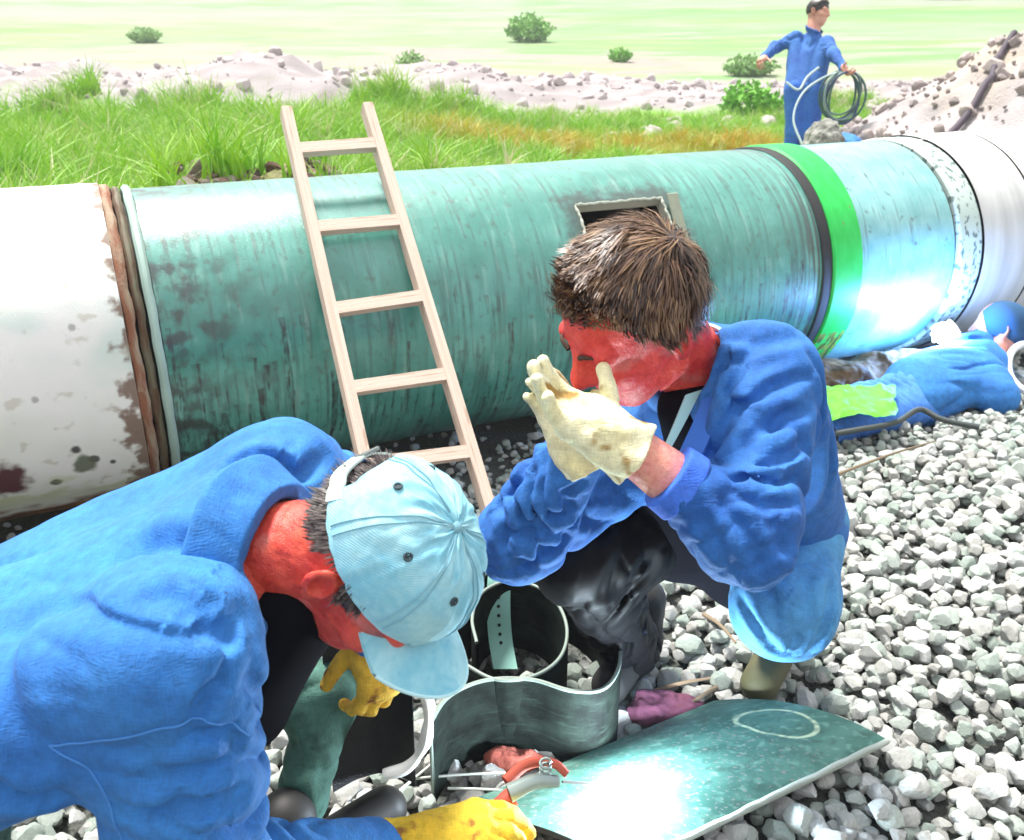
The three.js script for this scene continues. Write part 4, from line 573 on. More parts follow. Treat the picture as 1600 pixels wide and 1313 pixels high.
  const body = [net(rough(hf, (x, y, z) => 0.0016 * noise(x * 55, y * 55, z * 55)), ...bounds([headC, neck], 0.19), 0.003), net(foreF, ...bounds([vlerp(le, lw, 0.5), vadd(lw, wristD, 0.11)], 0.06), 0.005), net(join(0.03, cap(neck, hipC, 0.055, 0.09), cap(ls, rs, 0.045, 0.045), cap(ls, le, 0.045, 0.04), cap(le, vlerp(le, lw, 0.6), 0.04, 0.04)), ...bounds([neck, hipC, ls, rs, le, lw], 0.12), 0.014)];
  const fore = vadd(lw, wristD, 0.04);
  obj('body', tint(mergeGeometries(body), (x, y, z) => { const n = fbm(x * 24, y * 24, z * 24, 4), arm = Math.hypot(x - fore[0], y - fore[1], z - fore[2]) < 0.11; return arm ? mix3([0.75, 0.33, 0.24], [0.70, 0.25, 0.26], clamp(0.5 + 2 * n)) : mix3(mix3([0.80, 0.085, 0.055], [0.66, 0.04, 0.045], clamp(0.5 + 1.6 * n)), PINK, sstep(0.12, 0.36, fbm(x * 17 + 3, y * 17, z * 17, 3)) * 0.5); }), skinMat, g);
  const hairOK = (d) => (Math.abs(d[0]) > 0.5 && d[1] > -0.42 && d[2] < 0.16 && d[2] > -0.02) || (d[1] > -0.15 + 0.62 * sstep(0.05, 0.75, d[2]) || (d[2] < -0.02 && d[1] > -0.66 + 0.12 * Math.sin(d[0] * 9))) && !(d[1] < -0.3 && d[2] > -0.25);
  const hair = obj('hair', scalp(h, (d) => hairOK(d) && (d[2] < 0.35 || d[1] > 0.62), [0.04, 0.02, 0.013], 0.006), hairMat, g);
  obj('hair_strands', strands(h, 15000, { crown: [0.25, 0.5, -0.85], len: [0.04, 0.09], lift: 0.012, allow: hairOK, width: 0.0016, wild: 0.3, tones: [[0.03, 0.015, 0.010], [0.06, 0.028, 0.016], [0.11, 0.052, 0.03], [0.16, 0.085, 0.045], [0.22, 0.125, 0.065], [0.30, 0.18, 0.09]], droop: 0.2 }), hairMat, hair);
  for (const s of [1, -1]) obj('eyebrow', tube([[0.014 * s, 0.020, 0.095], [0.03 * s, 0.028, 0.092], [0.05 * s, 0.022, 0.077]].map((p) => h.w(p)), (t) => 0.0045 - 0.003 * t, 6, 14), mat([0.05, 0.022, 0.012], 0.8), g);
  // gloves
  const CRM = dirtyGlove([0.74, 0.66, 0.36], [0.80, 0.76, 0.52], [0.34, 0.20, 0.05]);
  const gl = (W, D, T, k, curl, flip, th, fat, cuffR = 0.046) => { const [d, t] = frame3(D, T), n = vmul(vcross(d, t), flip); const hd = handField(W, d, t, n, k, fat, curl, th, 0.25, 0.015), cuff = cap(vadd(W, d, -0.04), vadd(W, d, 0.015), cuffR, 0.037, (q, a) => 0.004 * Math.sin(4 * a + q * 4)); let f = join(0.02, hd.f, cuff); f = cutBy(f, vadd(W, d, -0.03), vmul(d, -1)); return net(rough(f, (x, y, z) => creases(0.0018, 30)(x, y, z) + 0.001 * noise(x * 60, y * 60, z * 60)), ...bounds([...hd.pts, vadd(W, d, -0.07)], 0.06), 0.0035); };
  obj('glove', tint(gl([0.143, 0.884, -1.1], [-0.853, 0.511, -0.107], [0.432, 0.329, -0.84], 0.84, [0.30, 0.32, 0.36, 0.4], 1, [0.35, 0.95, 0.1], 0.0138), CRM), cloth({ sheen: 0 }), g);
  obj('glove', tint(gl([0.102, 0.812, -1.227], [-0.441, 0.859, -0.261], [0.855, 0.483, 0.189], 0.78, [0.35, 0.35, 0.4, 0.4], 1, [0.5, 0.6, -0.3], 0.0125), CRM), cloth({ sheen: 0 }), g);
  // dark jersey, trousers, leather legging
  obj('jersey', net(join(0.05, cap(vadd(neck, fd, 0.05), vadd(hipC, fd, 0.1), 0.06, 0.11), cap(rs, vadd(rh, [-0.05, 0, 0.1]), 0.06, 0.1)), ...bounds([neck, hipC, rs, rh], 0.25), 0.011), mat([0.006, 0.006, 0.009], 1, { specularIntensity: 0.15 }), g);  // near-black colour also carries the shade on chest and lap
  const lk = [0.502, 0.42, -1.384], lf = [0.629, 0.02, -1.726], rk = [0.124, 0.507, -1.421], rf = [0.278, 0.02, -1.703];
  const tl = rough(join(0.05, cap(vadd(lh, [0.0, 0.0, 0]), lk, 0.115, 0.088, folds(0.008, 4, 1.5, 0.3, 0.9, 0.4)), cap(lk, vadd(lf, [0, 0.1, 0]), 0.086, 0.066, folds(0.012, 6, 1.4, 1.2, 0.1, 0.5))), crumple(0.008, 6)), tdr = drape(tl, [[[[0.568, 0.506, -1.355], [0.544, 0.455, -1.312], [0.518, 0.379, -1.322]], 0.008, 0.008], [[[0.403, 0.463, -1.359], [0.426, 0.43, -1.3], [0.489, 0.386, -1.303]], 0.008, 0.009], [[[0.414, 0.505, -1.377], [0.443, 0.498, -1.308], [0.46, 0.447, -1.286]], 0.008, 0.006], [[[0.564, 0.537, -1.391], [0.515, 0.528, -1.322], [0.506, 0.483, -1.291]], 0.010, 0.006]]);
  const tl2 = rough(tl, tdr);
  obj('trousers', tint(net(tl2, ...bounds([lh, lk, lf], 0.14), 0.006), worn([0.04, 0.19, 0.46], [0.09, 0.32, 0.56], 7)), cloth(), g);
  const leather = rough(join(0.05, cap(rh, rk, 0.12, 0.085, folds(0.008, 5, 1.5, 0.3)), cap(rk, vadd(rf, [0, 0.06, 0]), 0.08, 0.066, folds(0.016, 7, 1.4, 1.2))), crumple(0.014, 11, [0.3, 0.9, 0.2], 0.4));
  obj('leather_legging', net(leather, ...bounds([rh, rk, rf], 0.14), 0.007), mat([0.005, 0.005, 0.006], 0.6, { specularIntensity: 0.25 }), g);
  for (const [f, dx, dz, c] of [[lf, -0.1, 0.16, [0.08, 0.075, 0.03]], [rf, -0.08, 0.14, [0.02, 0.02, 0.02]]]) obj('boot', net(boot(vadd(f, [0.03, 0, -0.05]), vadd(f, [dx, 0, dz])), ...bounds([f, vadd(f, [dx, 0.2, dz])], 0.13), 0.007), mat(c, 0.7), g);
}

// ---- the man standing beyond the pipe
{
  const g = thing('person', 'standing man in blue overalls carrying a coil of cable beyond the pipe', 'person');
  const D = 9.1, J = { head: [3.096, 1.532, -9.988], neck: [3.051, 1.373, -9.919], ls: [2.875, 1.312, -10.001], rs: [3.177, 1.279, -9.769], le: [2.707, 1.204, -10.008], lw: [2.546, 1.112, -9.805], re: [3.168, 1.143, -9.545], rw: [3.201, 1.034, -9.334], hip: [2.947, 0.816, -9.675] };
  const gy = landH(J.hip[0], J.hip[2]), lf = [J.hip[0] - 0.1, gy, J.hip[2] + 0.05], rf = [J.hip[0] + 0.13, gy, J.hip[2] + 0.1], lk = vadd(vlerp(J.hip, lf, 0.5), [-0.02, 0.02, 0.06]), rk = vadd(vlerp(J.hip, rf, 0.5), [0.02, 0.02, 0.08]);
  const lh = vadd(J.hip, [-0.09, 0, 0]), rh = vadd(J.hip, [0.09, 0, 0.02]);
  let jf = join(0.04, cap(vadd(J.ls, [0.03, -0.03, 0]), lh, 0.065, 0.10), cap(vadd(J.rs, [-0.03, -0.03, 0]), rh, 0.065, 0.10), cap(vadd(J.neck, [0, -0.075, 0]), J.hip, 0.085, 0.11), cap(vadd(J.ls, [0.02, -0.03, 0]), J.le, 0.062, 0.055, folds(0.01, 4, 1.5, 1)), cap(J.le, J.lw, 0.055, 0.042, folds(0.01, 4, 1.5, 2)), cap(vadd(J.rs, [-0.02, -0.03, 0]), J.re, 0.062, 0.055, folds(0.01, 4, 1.5, 0)), cap(J.re, J.rw, 0.058, 0.045));
  jf = rough(jf, crumple(0.012, 5)); jf = cutBy(jf, vadd(J.hip, [0, -0.02, 0]), [0, -1, 0], 0.02);
  obj('jacket', tint(net(jf, ...bounds(Object.values(J), 0.2), 0.014), worn([0.02, 0.09, 0.34], [0.04, 0.16, 0.46], 6)), cloth(), g);
  const tf = rough(join(0.05, cap(lh, lk, 0.11, 0.085), cap(lk, vadd(lf, [0, 0.1, 0]), 0.085, 0.07, folds(0.015, 6, 1, 1)), cap(rh, rk, 0.11, 0.085), cap(rk, vadd(rf, [0, 0.1, 0]), 0.085, 0.07, folds(0.015, 6, 1, 2))), (x, y, z) => 0.014 * fbm(x * 7, y * 7, z * 7, 3));
  obj('trousers', tint(net(tf, ...bounds([J.hip, lf, rf], 0.2), 0.014), worn([0.02, 0.10, 0.45], [0.04, 0.17, 0.56], 6)), cloth(), g);
  const h = headFrame(J.head, [0.75, -0.016, 0.662], [0.104, 0.948, -0.301], 1.05), hf = join(0.03, headField(h), cap(h.w([0, -0.05, -0.03]), vadd(J.neck, [0, -0.06, 0]), 0.058, 0.07));
  const hd = []; for (const [w, e, t] of [[J.lw, J.le, [0.5, 0.3, 0.6]], [J.rw, J.re, [-0.5, 0.3, 0.6]]]) { const [d, tt] = frame3(vsub(w, e), t); const q = handField(vadd(w, d, 0.0), d, tt, vcross(d, tt), 1, 0.009, [0.7, 0.7, 0.75, 0.8]); hd.push(net(join(0.01, q.f, cap(vadd(w, d, -0.08), vadd(w, d, 0.01), 0.03, 0.027)), ...bounds([...q.pts, vadd(w, d, -0.1)], 0.05), 0.006)); }
  const trunk = net(join(0.04, cap(J.neck, J.hip, 0.04, 0.06), cap(vadd(J.ls, [0.03, -0.04, 0]), J.le, 0.035, 0.04), cap(J.le, J.lw, 0.04, 0.03), cap(vadd(J.rs, [-0.03, -0.04, 0]), J.re, 0.035, 0.04), cap(J.re, J.rw, 0.04, 0.03)), ...bounds(Object.values(J), 0.12), 0.02);
  obj('body', tint(mergeGeometries([net(hf, ...bounds([J.head, J.neck], 0.19), 0.006), trunk, ...hd]), worn([0.62, 0.34, 0.24], [0.50, 0.22, 0.15], 14)), skinMat, g);
  const ok = (d) => d[1] > 0.0 + 0.5 * sstep(0.0, 0.7, d[2]) || (d[2] < -0.2 && d[1] > -0.5);
  obj('hair', scalp(h, ok, [0.02, 0.014, 0.012], 0.01), hairMat, g);
  obj('collar', collar(vadd(J.neck, [0, -0.02, 0]), [0.1, 1, 0.1], [0.7, 0, 0.6], 0.072, 0.05, 0.3, 0.5, 0.01), mat([0.03, 0.12, 0.4], 0.85), g);
  obj('belt_sling', tube([[2.721, 0.895, -9.546], [2.838, 0.827, -9.484], [2.93, 0.943, -9.545], [3.034, 1.031, -9.551]], 0.012, 6), mat([0.5, 0.6, 0.6], 0.7), g);
  for (const f of [lf, rf]) obj('boot', net(boot(vadd(f, [-0.03, 0, 0]), vadd(f, [0.18, 0, 0.12])), ...bounds([f, vadd(f, [0.2, 0.2, 0.15])], 0.12), 0.014), mat([0.02, 0.02, 0.02], 0.7), g);
}

// ---- the man lying beside the pipe with the far arc
{
  const g = thing('person', 'welder in bright blue clothes lying on the gravel against the pipe', 'person');
  const hip = [1.697, -0.004, -3.512], ch = [2.102, 0.003, -3.755], ls = [2.015, -0.003, -3.599], rs = [2.151, 0.041, -3.903], le = [2.024, -0.017, -3.473], neck = [2.163, 0.065, -3.836], head = [2.213, 0.144, -3.926], hand = [2.019, 0.072, -3.84], re = [2.035, 0.031, -3.745], kn = [1.424, -0.015, -3.398], ft = [1.18, -0.029, -3.25], kn2 = [1.491, -0.029, -3.326], ft2 = [1.243, -0.046, -3.188];
  let jf = join(0.06, cap(vadd(ls, [0, 0.02, 0]), vadd(hip, [0, -0.02, 0.05]), 0.085, 0.105), cap(rs, vadd(hip, [0, 0.02, -0.05]), 0.08, 0.105), cap(ch, hip, 0.11, 0.11), cap(ls, le, 0.075, 0.07), cap(le, vlerp(le, hand, 0.85), 0.068, 0.05), cap(rs, re, 0.075, 0.07), cap(re, vlerp(re, hand, 0.8), 0.065, 0.05));
  jf = rough(jf, crumple(0.018, 6, [1, 0, 0], 0.3));
  obj('jacket', tint(net(jf, ...bounds([hip, ch, ls, rs, le, hand], 0.16), 0.010), worn(BLUE, BLUE2, 8)), cloth(), g);
  const tf = rough(join(0.05, cap(hip, kn, 0.105, 0.075, folds(0.014, 6, 1.4, 1)), cap(kn, ft, 0.075, 0.055, folds(0.014, 6, 1.4, 2)), cap(vadd(hip, [0, -0.03, 0.06]), kn2, 0.09, 0.07, folds(0.014, 6, 1.4, 0)), cap(kn2, ft2, 0.068, 0.055)), (x, y, z) => 0.012 * fbm(x * 9, y * 9, z * 9, 3));
  obj('trousers', tint(net(tf, ...bounds([hip, kn, ft, ft2], 0.15), 0.010), worn([0.04, 0.17, 0.62], [0.08, 0.26, 0.72], 8)), cloth(), g);
  const h = headFrame(head, [-0.921, -0.035, -0.387], [-0.052, 0.952, -0.302], 1), hf = join(0.03, headField(h), cap(h.w([0, -0.05, -0.03]), ch, 0.055, 0.06));
  const [d, t] = frame3(vsub(hand, re), [0, 1, 0.3]), q = handField(vlerp(re, hand, 0.85), d, t, vcross(d, t), 1.05, 0.0115, [0.7, 0.7, 0.7, 0.7]);
  obj('body', tint(mergeGeometries([net(hf, ...bounds([head, ch], 0.18), 0.006), net(cap(ch, hip, 0.07, 0.08), ...bounds([ch, hip], 0.12), 0.02)]), worn([0.55, 0.25, 0.18], [0.45, 0.18, 0.12], 12)), skinMat, g);
  obj('glove', net(q.f, ...bounds(q.pts, 0.05), 0.005), mat([0.35, 0.3, 0.2], 0.9), g);
  obj('hood', net(carve(ell(h.w([0, 0.015, -0.02]), [0.092, 0.108, 0.112], h.X, h.Y, h.Z), ell(h.w([0, -0.02, 0.1]), [0.07, 0.085, 0.09], h.X, h.Y, h.Z), 0.01), ...bounds([head], 0.17), 0.006), mat([0.02, 0.08, 0.18], 0.9), g);
  for (const [f, k] of [[ft, kn], [ft2, kn2]]) obj('boot', net(join(0.02, cap(vlerp(f, k, -0.05), vlerp(f, k, -0.32), 0.05, 0.05), cap(vlerp(f, k, -0.3), vadd(vlerp(f, k, -0.4), [0, -0.07, 0.06]), 0.045, 0.04)), ...bounds([f, vlerp(f, k, -0.5)], 0.13), 0.009), mat([0.03, 0.03, 0.03], 0.7), g);
}


// ---------------------------------------------------------------- ladder
{
  const EL = 46.1 * Math.PI / 180, at = (s, l, off = 0) => along(s, 2.22 + l * Math.cos(EL) - off * Math.sin(EL), -0.02 + l * Math.sin(EL) + off * Math.cos(EL));
  const lad = thing('ladder', 'pale wooden ladder leaning against the teal pipe', 'ladder');
  const woodMap = texture(256, 512, (u, v) => mix3(mix3([0.56, 0.40, 0.31], [0.66, 0.53, 0.44], clamp(0.5 + 1.4 * fbm(u * 26, v * 3, 4, 4))), [0.34, 0.22, 0.15], sstep(0.2, 0.36, fbm(u * 12, v * 7, 14, 4)) * 0.6), [6, 0.8], true);
  const wood = mat([1, 1, 1], 0.85, { map: woodMap, bumpMap: clone(grainTex, 8, 2), bumpScale: 0.002 });
  const bar = (p, q, w, h, name) => { const Z = vnorm(vsub(q, p)), up = vnorm([NX * Math.sin(EL), Math.cos(EL), NZ * Math.sin(EL)]), X = vnorm(vcross(up, Z)), Y = vcross(Z, X); const g = box(w, h, vlen(vsub(q, p)), 0.005); const pos = g.attributes.position; for (let i = 0; i < pos.count; i++) { const k = noise(pos.getZ(i) * 4, p[0] * 9) * 0.004; pos.setX(i, pos.getX(i) + k); } return obj(name, place(g, vlerp(p, q, 0.5), X, Y, Z), wood, lad); };
  const sl = (l) => lerp(0.612, 0.670, l / 1.6), sr = (l) => lerp(0.962, 0.957, l / 1.6);
  bar(at(sl(-0.02), -0.02), at(sl(1.6), 1.6), 0.036, 0.055, 'stringer'); bar(at(sr(-0.01), -0.01), at(sr(1.605), 1.605), 0.036, 0.055, 'stringer');
  for (const [a, b] of [[0.272, 0.25], [0.527, 0.52], [0.803, 0.81], [1.111, 1.106], [1.423, 1.428]]) bar(at(sl(a) + 0.002, a, 0.012), at(sr(b) - 0.002, b, 0.012), 0.042, 0.03, 'rung');
}

// ---------------------------------------------------------------- steel plate cut from the pipe
const T0 = [0.439, 0.05, -1.552], R0 = [0.774, 0.05, -1.434], E0 = [0.109, 0.05, -1.377];
const PA = vsub(R0, T0), PB = vmul(vsub(E0, T0), 1.75), plateY = (u) => 0.02 + 0.05 * 4 * u * (1 - u) * 0.8;
const plateAt = (u, v, dy = 0) => { const p = vadd(vadd(T0, PA, u), PB, v); return [p[0], 0.035 + plateY(u) + dy, p[2]]; };
{
  const pl = thing('steel_plate', 'curved green steel plate lying on the gravel under the welding arc', 'plate');
  const map = texture(512, 512, (u, v) => {
    let c = mix3([0.035, 0.14, 0.11], [0.09, 0.25, 0.20], clamp(0.5 + 1.8 * fbm(u * 5, v * 7, 3, 5)));
    c = mix3(c, [0.035, 0.10, 0.075], sstep(0.0, 0.35, fbm(u * 14, v * 18, 13, 5)) * 0.6);
    c = mix3(c, [0.22, 0.45, 0.36], sstep(0.05, 0.4, fbm(u * 20, v * 34, 23, 5)) * 0.5);
    const e = Math.hypot((u - 0.55) / 0.2, (v - 0.14) / 0.085) + 0.12 * noise(u * 9, v * 9, 4); c = mix3(c, [0.62, 0.75, 0.5], (1 - sstep(0.03, 0.1, Math.abs(e - 1))) * (0.5 + 0.5 * sstep(-0.3, 0.2, noise(u * 30, v * 30, 8))) * 0.85);   // chalk loop
    return mix3(c, [0.42, 0.30, 0.30], sstep(0.16, 0.3, fbm(u * 45, v * 80, 33, 3)) * sstep(0.1, 0.3, v) * 0.5);                                                                        // spatter
  }, null, true);
  obj('face', grid(40, 40, (u, v) => ({ p: plateAt(u, v), uv: [u, v] })), mat([1, 1, 1], 0.42, { map, bumpMap: clone(grainTex, 5, 8), bumpScale: 0.002 }), pl);
  obj('underside', grid(20, 4, (u, v) => ({ p: plateAt(u, v, -0.014) })), mat([0.05, 0.06, 0.05], 0.8), pl);
  const rimM = mat([0.55, 0.60, 0.52], 0.5, { bumpMap: clone(grainTex, 4, 4), bumpScale: 0.002 }), dkM = mat([0.05, 0.045, 0.035], 0.8);
  const edge = (f) => grid(40, 2, (a, b) => { const [u, v] = f(a); return { p: plateAt(u, v, -0.014 * b) }; });
  obj('cut_edge', edge((a) => [1, a]), rimM, pl); obj('cut_edge', edge((a) => [0, a]), rimM, pl); obj('burnt_edge', edge((a) => [a, 0]), dkM, pl); obj('burnt_edge', edge((a) => [a, 1]), dkM, pl);
  obj('edge_bead', tube(Array.from({ length: 24 }, (_, i) => { const p = plateAt(1, i / 23); return [p[0] + rr(-0.002, 0.002), p[1] + 0.0, p[2] + rr(-0.002, 0.002)]; }), 0.006, 6, 60), rimM, pl);
}
// ---------------------------------------------------------------- welding arcs: glowing points and their light
function arc(name, p, r, color, power, label) {
  const a = thing(name, label, 'welding arc'); const m = new THREE.MeshStandardMaterial({ color: 0x000000 }); m.emissive.setRGB(0.8, 0.92, 1); m.emissiveIntensity = 12;
  const s = new THREE.IcosahedronGeometry(r, 3), q = s.attributes.position; for (let i = 0; i < q.count; i++) { const k = 1 + 0.35 * noise(q.getX(i) / r * 1.7, q.getY(i) / r * 1.7, q.getZ(i) / r * 1.7); q.setXYZ(i, q.getX(i) * k, q.getY(i) * k, q.getZ(i) * k); } s.translate(...p); obj('flame', s, m, a);
  const l = new THREE.PointLight(new THREE.Color(...color), power, 0, 2); l.position.set(...p); l.castShadow = true; l.shadow.radius = r / 0.02; a.add(l);
  return a;
}
const ARC1 = vadd(plateAt(0.64, 0.74), [0, 0.028, 0]), ARC2 = [1.915, 0.154, -3.821];
arc('welding_arc', ARC1, 0.024, [0.72, 0.86, 1], 0.2, 'blinding white arc on the green steel plate');
arc('welding_arc', ARC2, 0.045, [0.06, 0.32, 1], 0.5, 'bluish arc flare against the pipe beside the lying welder');

// ---------------------------------------------------------------- coil of dark steel strip
{
  const co = thing('strip_coil', 'coil of dark green steel strip standing on edge between the two men', 'coil');
  const strip = texture(512, 256, (u, v) => { const n = fbm(u * 14, v * 6, 5, 5); let c = mix3([0.018, 0.028, 0.022], [0.06, 0.10, 0.075], clamp(0.45 + 1.8 * n)); return mix3(c, [0.12, 0.2, 0.155], sstep(0.1, 0.4, fbm(u * 12, v * 30, 15, 5)) * 0.5); }, [1.2, 4], true);
  const sm = mat([0.2, 0.2, 0.2], 0.75, { specularIntensity: 0.3, map: strip, bumpMap: clone(grainTex, 8, 8), bumpScale: 0.002 }), em = mat([0.22, 0.27, 0.23], 0.5);
  const h = 0.2, outer = [[-0.154, 0.2, -1.324], [-0.125, 0.2, -1.395], [-0.058, 0.2, -1.443], [0.038, 0.2, -1.447], [0.12, 0.2, -1.413], [0.177, 0.2, -1.417], [0.217, 0.2, -1.481], [0.228, 0.2, -1.608], [0.203, 0.2, -1.74], [0.138, 0.2, -1.833], [0.047, 0.2, -1.866], [-0.046, 0.2, -1.841], [-0.115, 0.2, -1.74], [-0.133, 0.2, -1.608], [-0.105, 0.2, -1.501]];
  const inner = [[-0.105, 0.2, -1.501], [-0.032, 0.2, -1.447], [0.039, 0.2, -1.455], [0.095, 0.2, -1.507], [0.119, 0.2, -1.597], [0.104, 0.2, -1.702], [0.057, 0.2, -1.774], [-0.008, 0.2, -1.797], [-0.067, 0.2, -1.753], [-0.088, 0.2, -1.654], [-0.075, 0.2, -1.564]];
  const down = (n, k) => Array.from({ length: n }, () => [0, -1, k]);
  const a = obj('outer_turn', ribbon(outer, down(outer.length, 0.02), h, 0.006, 160), sm, co); obj('rim', tube(outer, 0.0042, 6, 160), em, a);
  const b = obj('inner_turn', ribbon(inner, down(inner.length, -0.02), h * 0.97, 0.006, 120), sm, co); obj('rim', tube(inner, 0.004, 6, 120), em, b);
  const end = vadd(outer[0], [0, -h, 0.0]); obj('end_edge', tube([outer[0], vlerp(outer[0], end, 0.5), end], 0.0042, 6, 10), em, a);
  const st = thing('punched_strap', 'pale teal punched strap laid down into the dark coil', 'strap');
  const sp = [[-0.026, 0.212, -1.839], [-0.03, 0.195, -1.813], [-0.032, 0.14, -1.775], [-0.027, 0.07, -1.745], [-0.015, 0.03, -1.688]], mp = (t) => new THREE.CatmullRomCurve3(sp.map(V3)).getPoint(t).toArray();
  const sg = ribbon(sp.map((p) => vadd(p, [-0.028, 0, 0])), sp.map(() => [1, 0, 0]), 0.056, 0.003, 50); obj('band', sg, mat([0.30, 0.62, 0.52], 0.6, { map: stoneMap }), st);
  for (let i = 0; i < 9; i++) { const p = mp(0.2 + i * 0.072), q = mp(0.21 + i * 0.072), d = vnorm(vsub(q, p)), n = vnorm(vcross([1, 0, 0], d)); const c = new THREE.CylinderGeometry(0.0042, 0.0042, 0.005, 10); const N2 = n[1] < 0 ? vmul(n, -1) : n; place(c, vadd(p, N2, 0.0006), [1, 0, 0], N2, vcross([1, 0, 0], N2)); obj('hole', c, mat([0.01, 0.015, 0.012], 0.9), st); }
  obj('clip', place(box(0.07, 0.02, 0.012, 0.003), mp(0.0), [1, 0, 0], [0, 1, 0], [0, 0, 1]), mat([0.42, 0.62, 0.52], 0.6), st);
}
// ---------------------------------------------------------------- hand shield, electrode holder, rods
{
  const sh = thing('welding_shield', 'black hand-held welding shield with a rim painted pale as if lit', 'shield');
  const tl = [-0.332, 0.442, -1.284], tr = [-0.177, 0.427, -1.277], bl = [-0.326, 0.121, -1.231], br = [-0.175, 0.133, -1.236], out = vnorm(vcross(vsub(tr, tl), vsub(bl, tl)));
  const S = (o) => (u, v) => { const p = vlerp(vlerp(tl, tr, u), vlerp(bl, br, u), v), k = 0.045 * (4 * u * (1 - u)) + o + 0.004 * noise(u * 5, v * 5, 3); return { p: vadd(p, out, k), uv: [u * 0.2, v * 0.25] }; };
  const bm = mat([0.012, 0.012, 0.014], 0.5, { bumpMap: clone(grainTex, 6, 6), bumpScale: 0.002 });
  const rimOf = [[(t) => [t, 0]], [(t) => [t, 1]], [(t) => [0, t]], [(t) => [1, t]]].map(([f]) => grid(24, 1, (a, b) => { const [u, v] = f(a); return { p: S(b * 0.005)(u, v).p }; }));
  const pn = obj('panel', mergeGeometries([grid(24, 24, S(0)), grid(24, 24, S(0.005)), ...rimOf]), bm, sh);
  obj('lit_edge', tube([[-0.165, 0.37, -1.242], [-0.146, 0.33, -1.235], [-0.148, 0.27, -1.231], [-0.159, 0.225, -1.233], [-0.188, 0.186, -1.227], [-0.229, 0.175, -1.222]], (t) => 0.008 + 0.004 * Math.abs(Math.sin(t * 9)), 8, 50), mat([0.75, 0.76, 0.72], 0.8), sh);  // pale colour stands for light caught along the shield rim
  obj('grip', tube([[-0.215, 0.502, -1.146], [-0.194, 0.517, -1.142], [-0.171, 0.497, -1.155]], 0.013, 8), bm, sh);
  const w = [0.32, 0.36, 0.68, 0.52]; obj('viewing_window', grid(6, 4, (a, b) => ({ p: S(-0.003)(lerp(w[0], w[2], a), lerp(w[1], w[3], b)).p })), mat([0.01, 0.03, 0.02], 0.1), pn);
  const eh = thing('electrode_holder', 'electrode holder with red grip held in the yellow glove', 'tool');
  const grey = mat([0.30, 0.36, 0.33], 0.45, { metalness: 0.5 }), red = mat([0.38, 0.06, 0.03], 0.65);
  obj('grip', tube([[-0.117, 0.127, -1.081], [-0.054, 0.165, -1.119], [0, 0.194, -1.154]], 0.017, 10), red, eh);
  obj('jaw', tube([[-0.005, 0.214, -1.141], [0.038, 0.224, -1.156], [0.079, 0.217, -1.164]], (t) => 0.016 - 0.006 * t, 8), grey, eh);
  obj('jaw', tube([[-0.011, 0.209, -1.171], [0.028, 0.222, -1.199], [0.074, 0.222, -1.199], [0.095, 0.213, -1.184]], (t) => 0.011 - 0.004 * t, 8), red, eh);
  obj('spring', tube(Array.from({ length: 30 }, (_, i) => vadd([0.057, 0.226, -1.179], [0.009 * Math.cos(i * 0.9), -0.02 + i * 0.0015, 0.009 * Math.sin(i * 0.9)])), 0.0025, 5, 120), grey, eh);
  obj('electrode', tube([[0.086, 0.213, -1.167], vlerp([0.086, 0.213, -1.167], ARC1, 0.5), ARC1], 0.0025, 6, 8), mat([0.3, 0.28, 0.26], 0.7), eh);
  obj('cable', tube([[-0.117, 0.127, -1.081], [-0.16, 0.103, -1.07], [-0.224, 0.074, -1.057], [-0.33, 0.029, -1.093], [-0.457, 0.06, -0.976]], 0.011, 8), mat([0.02, 0.02, 0.02], 0.6), eh);
  const rods = [[[-0.287, 0.05, -1.214], [-0.142, 0.05, -1.395]], [[-0.201, 0.045, -1.339], [-0.013, 0.05, -1.35]], [[-0.124, 0.05, -1.311], [0.037, 0.06, -1.289]]];
  rods.forEach(([p, q], i) => tag(obj('welding_rod', tube([p, vadd(vlerp(p, q, 0.5), [0, 0.003, 0]), q], 0.0028, 6, 6), mat(i ? [0.45, 0.47, 0.42] : [0.58, 0.62, 0.56], 0.6)), ['long pale rod on the gravel beside the black shield', 'grey rod lying along the foot of the coil', 'grey rod beside the red electrode grip'][i], 'rod'));
}
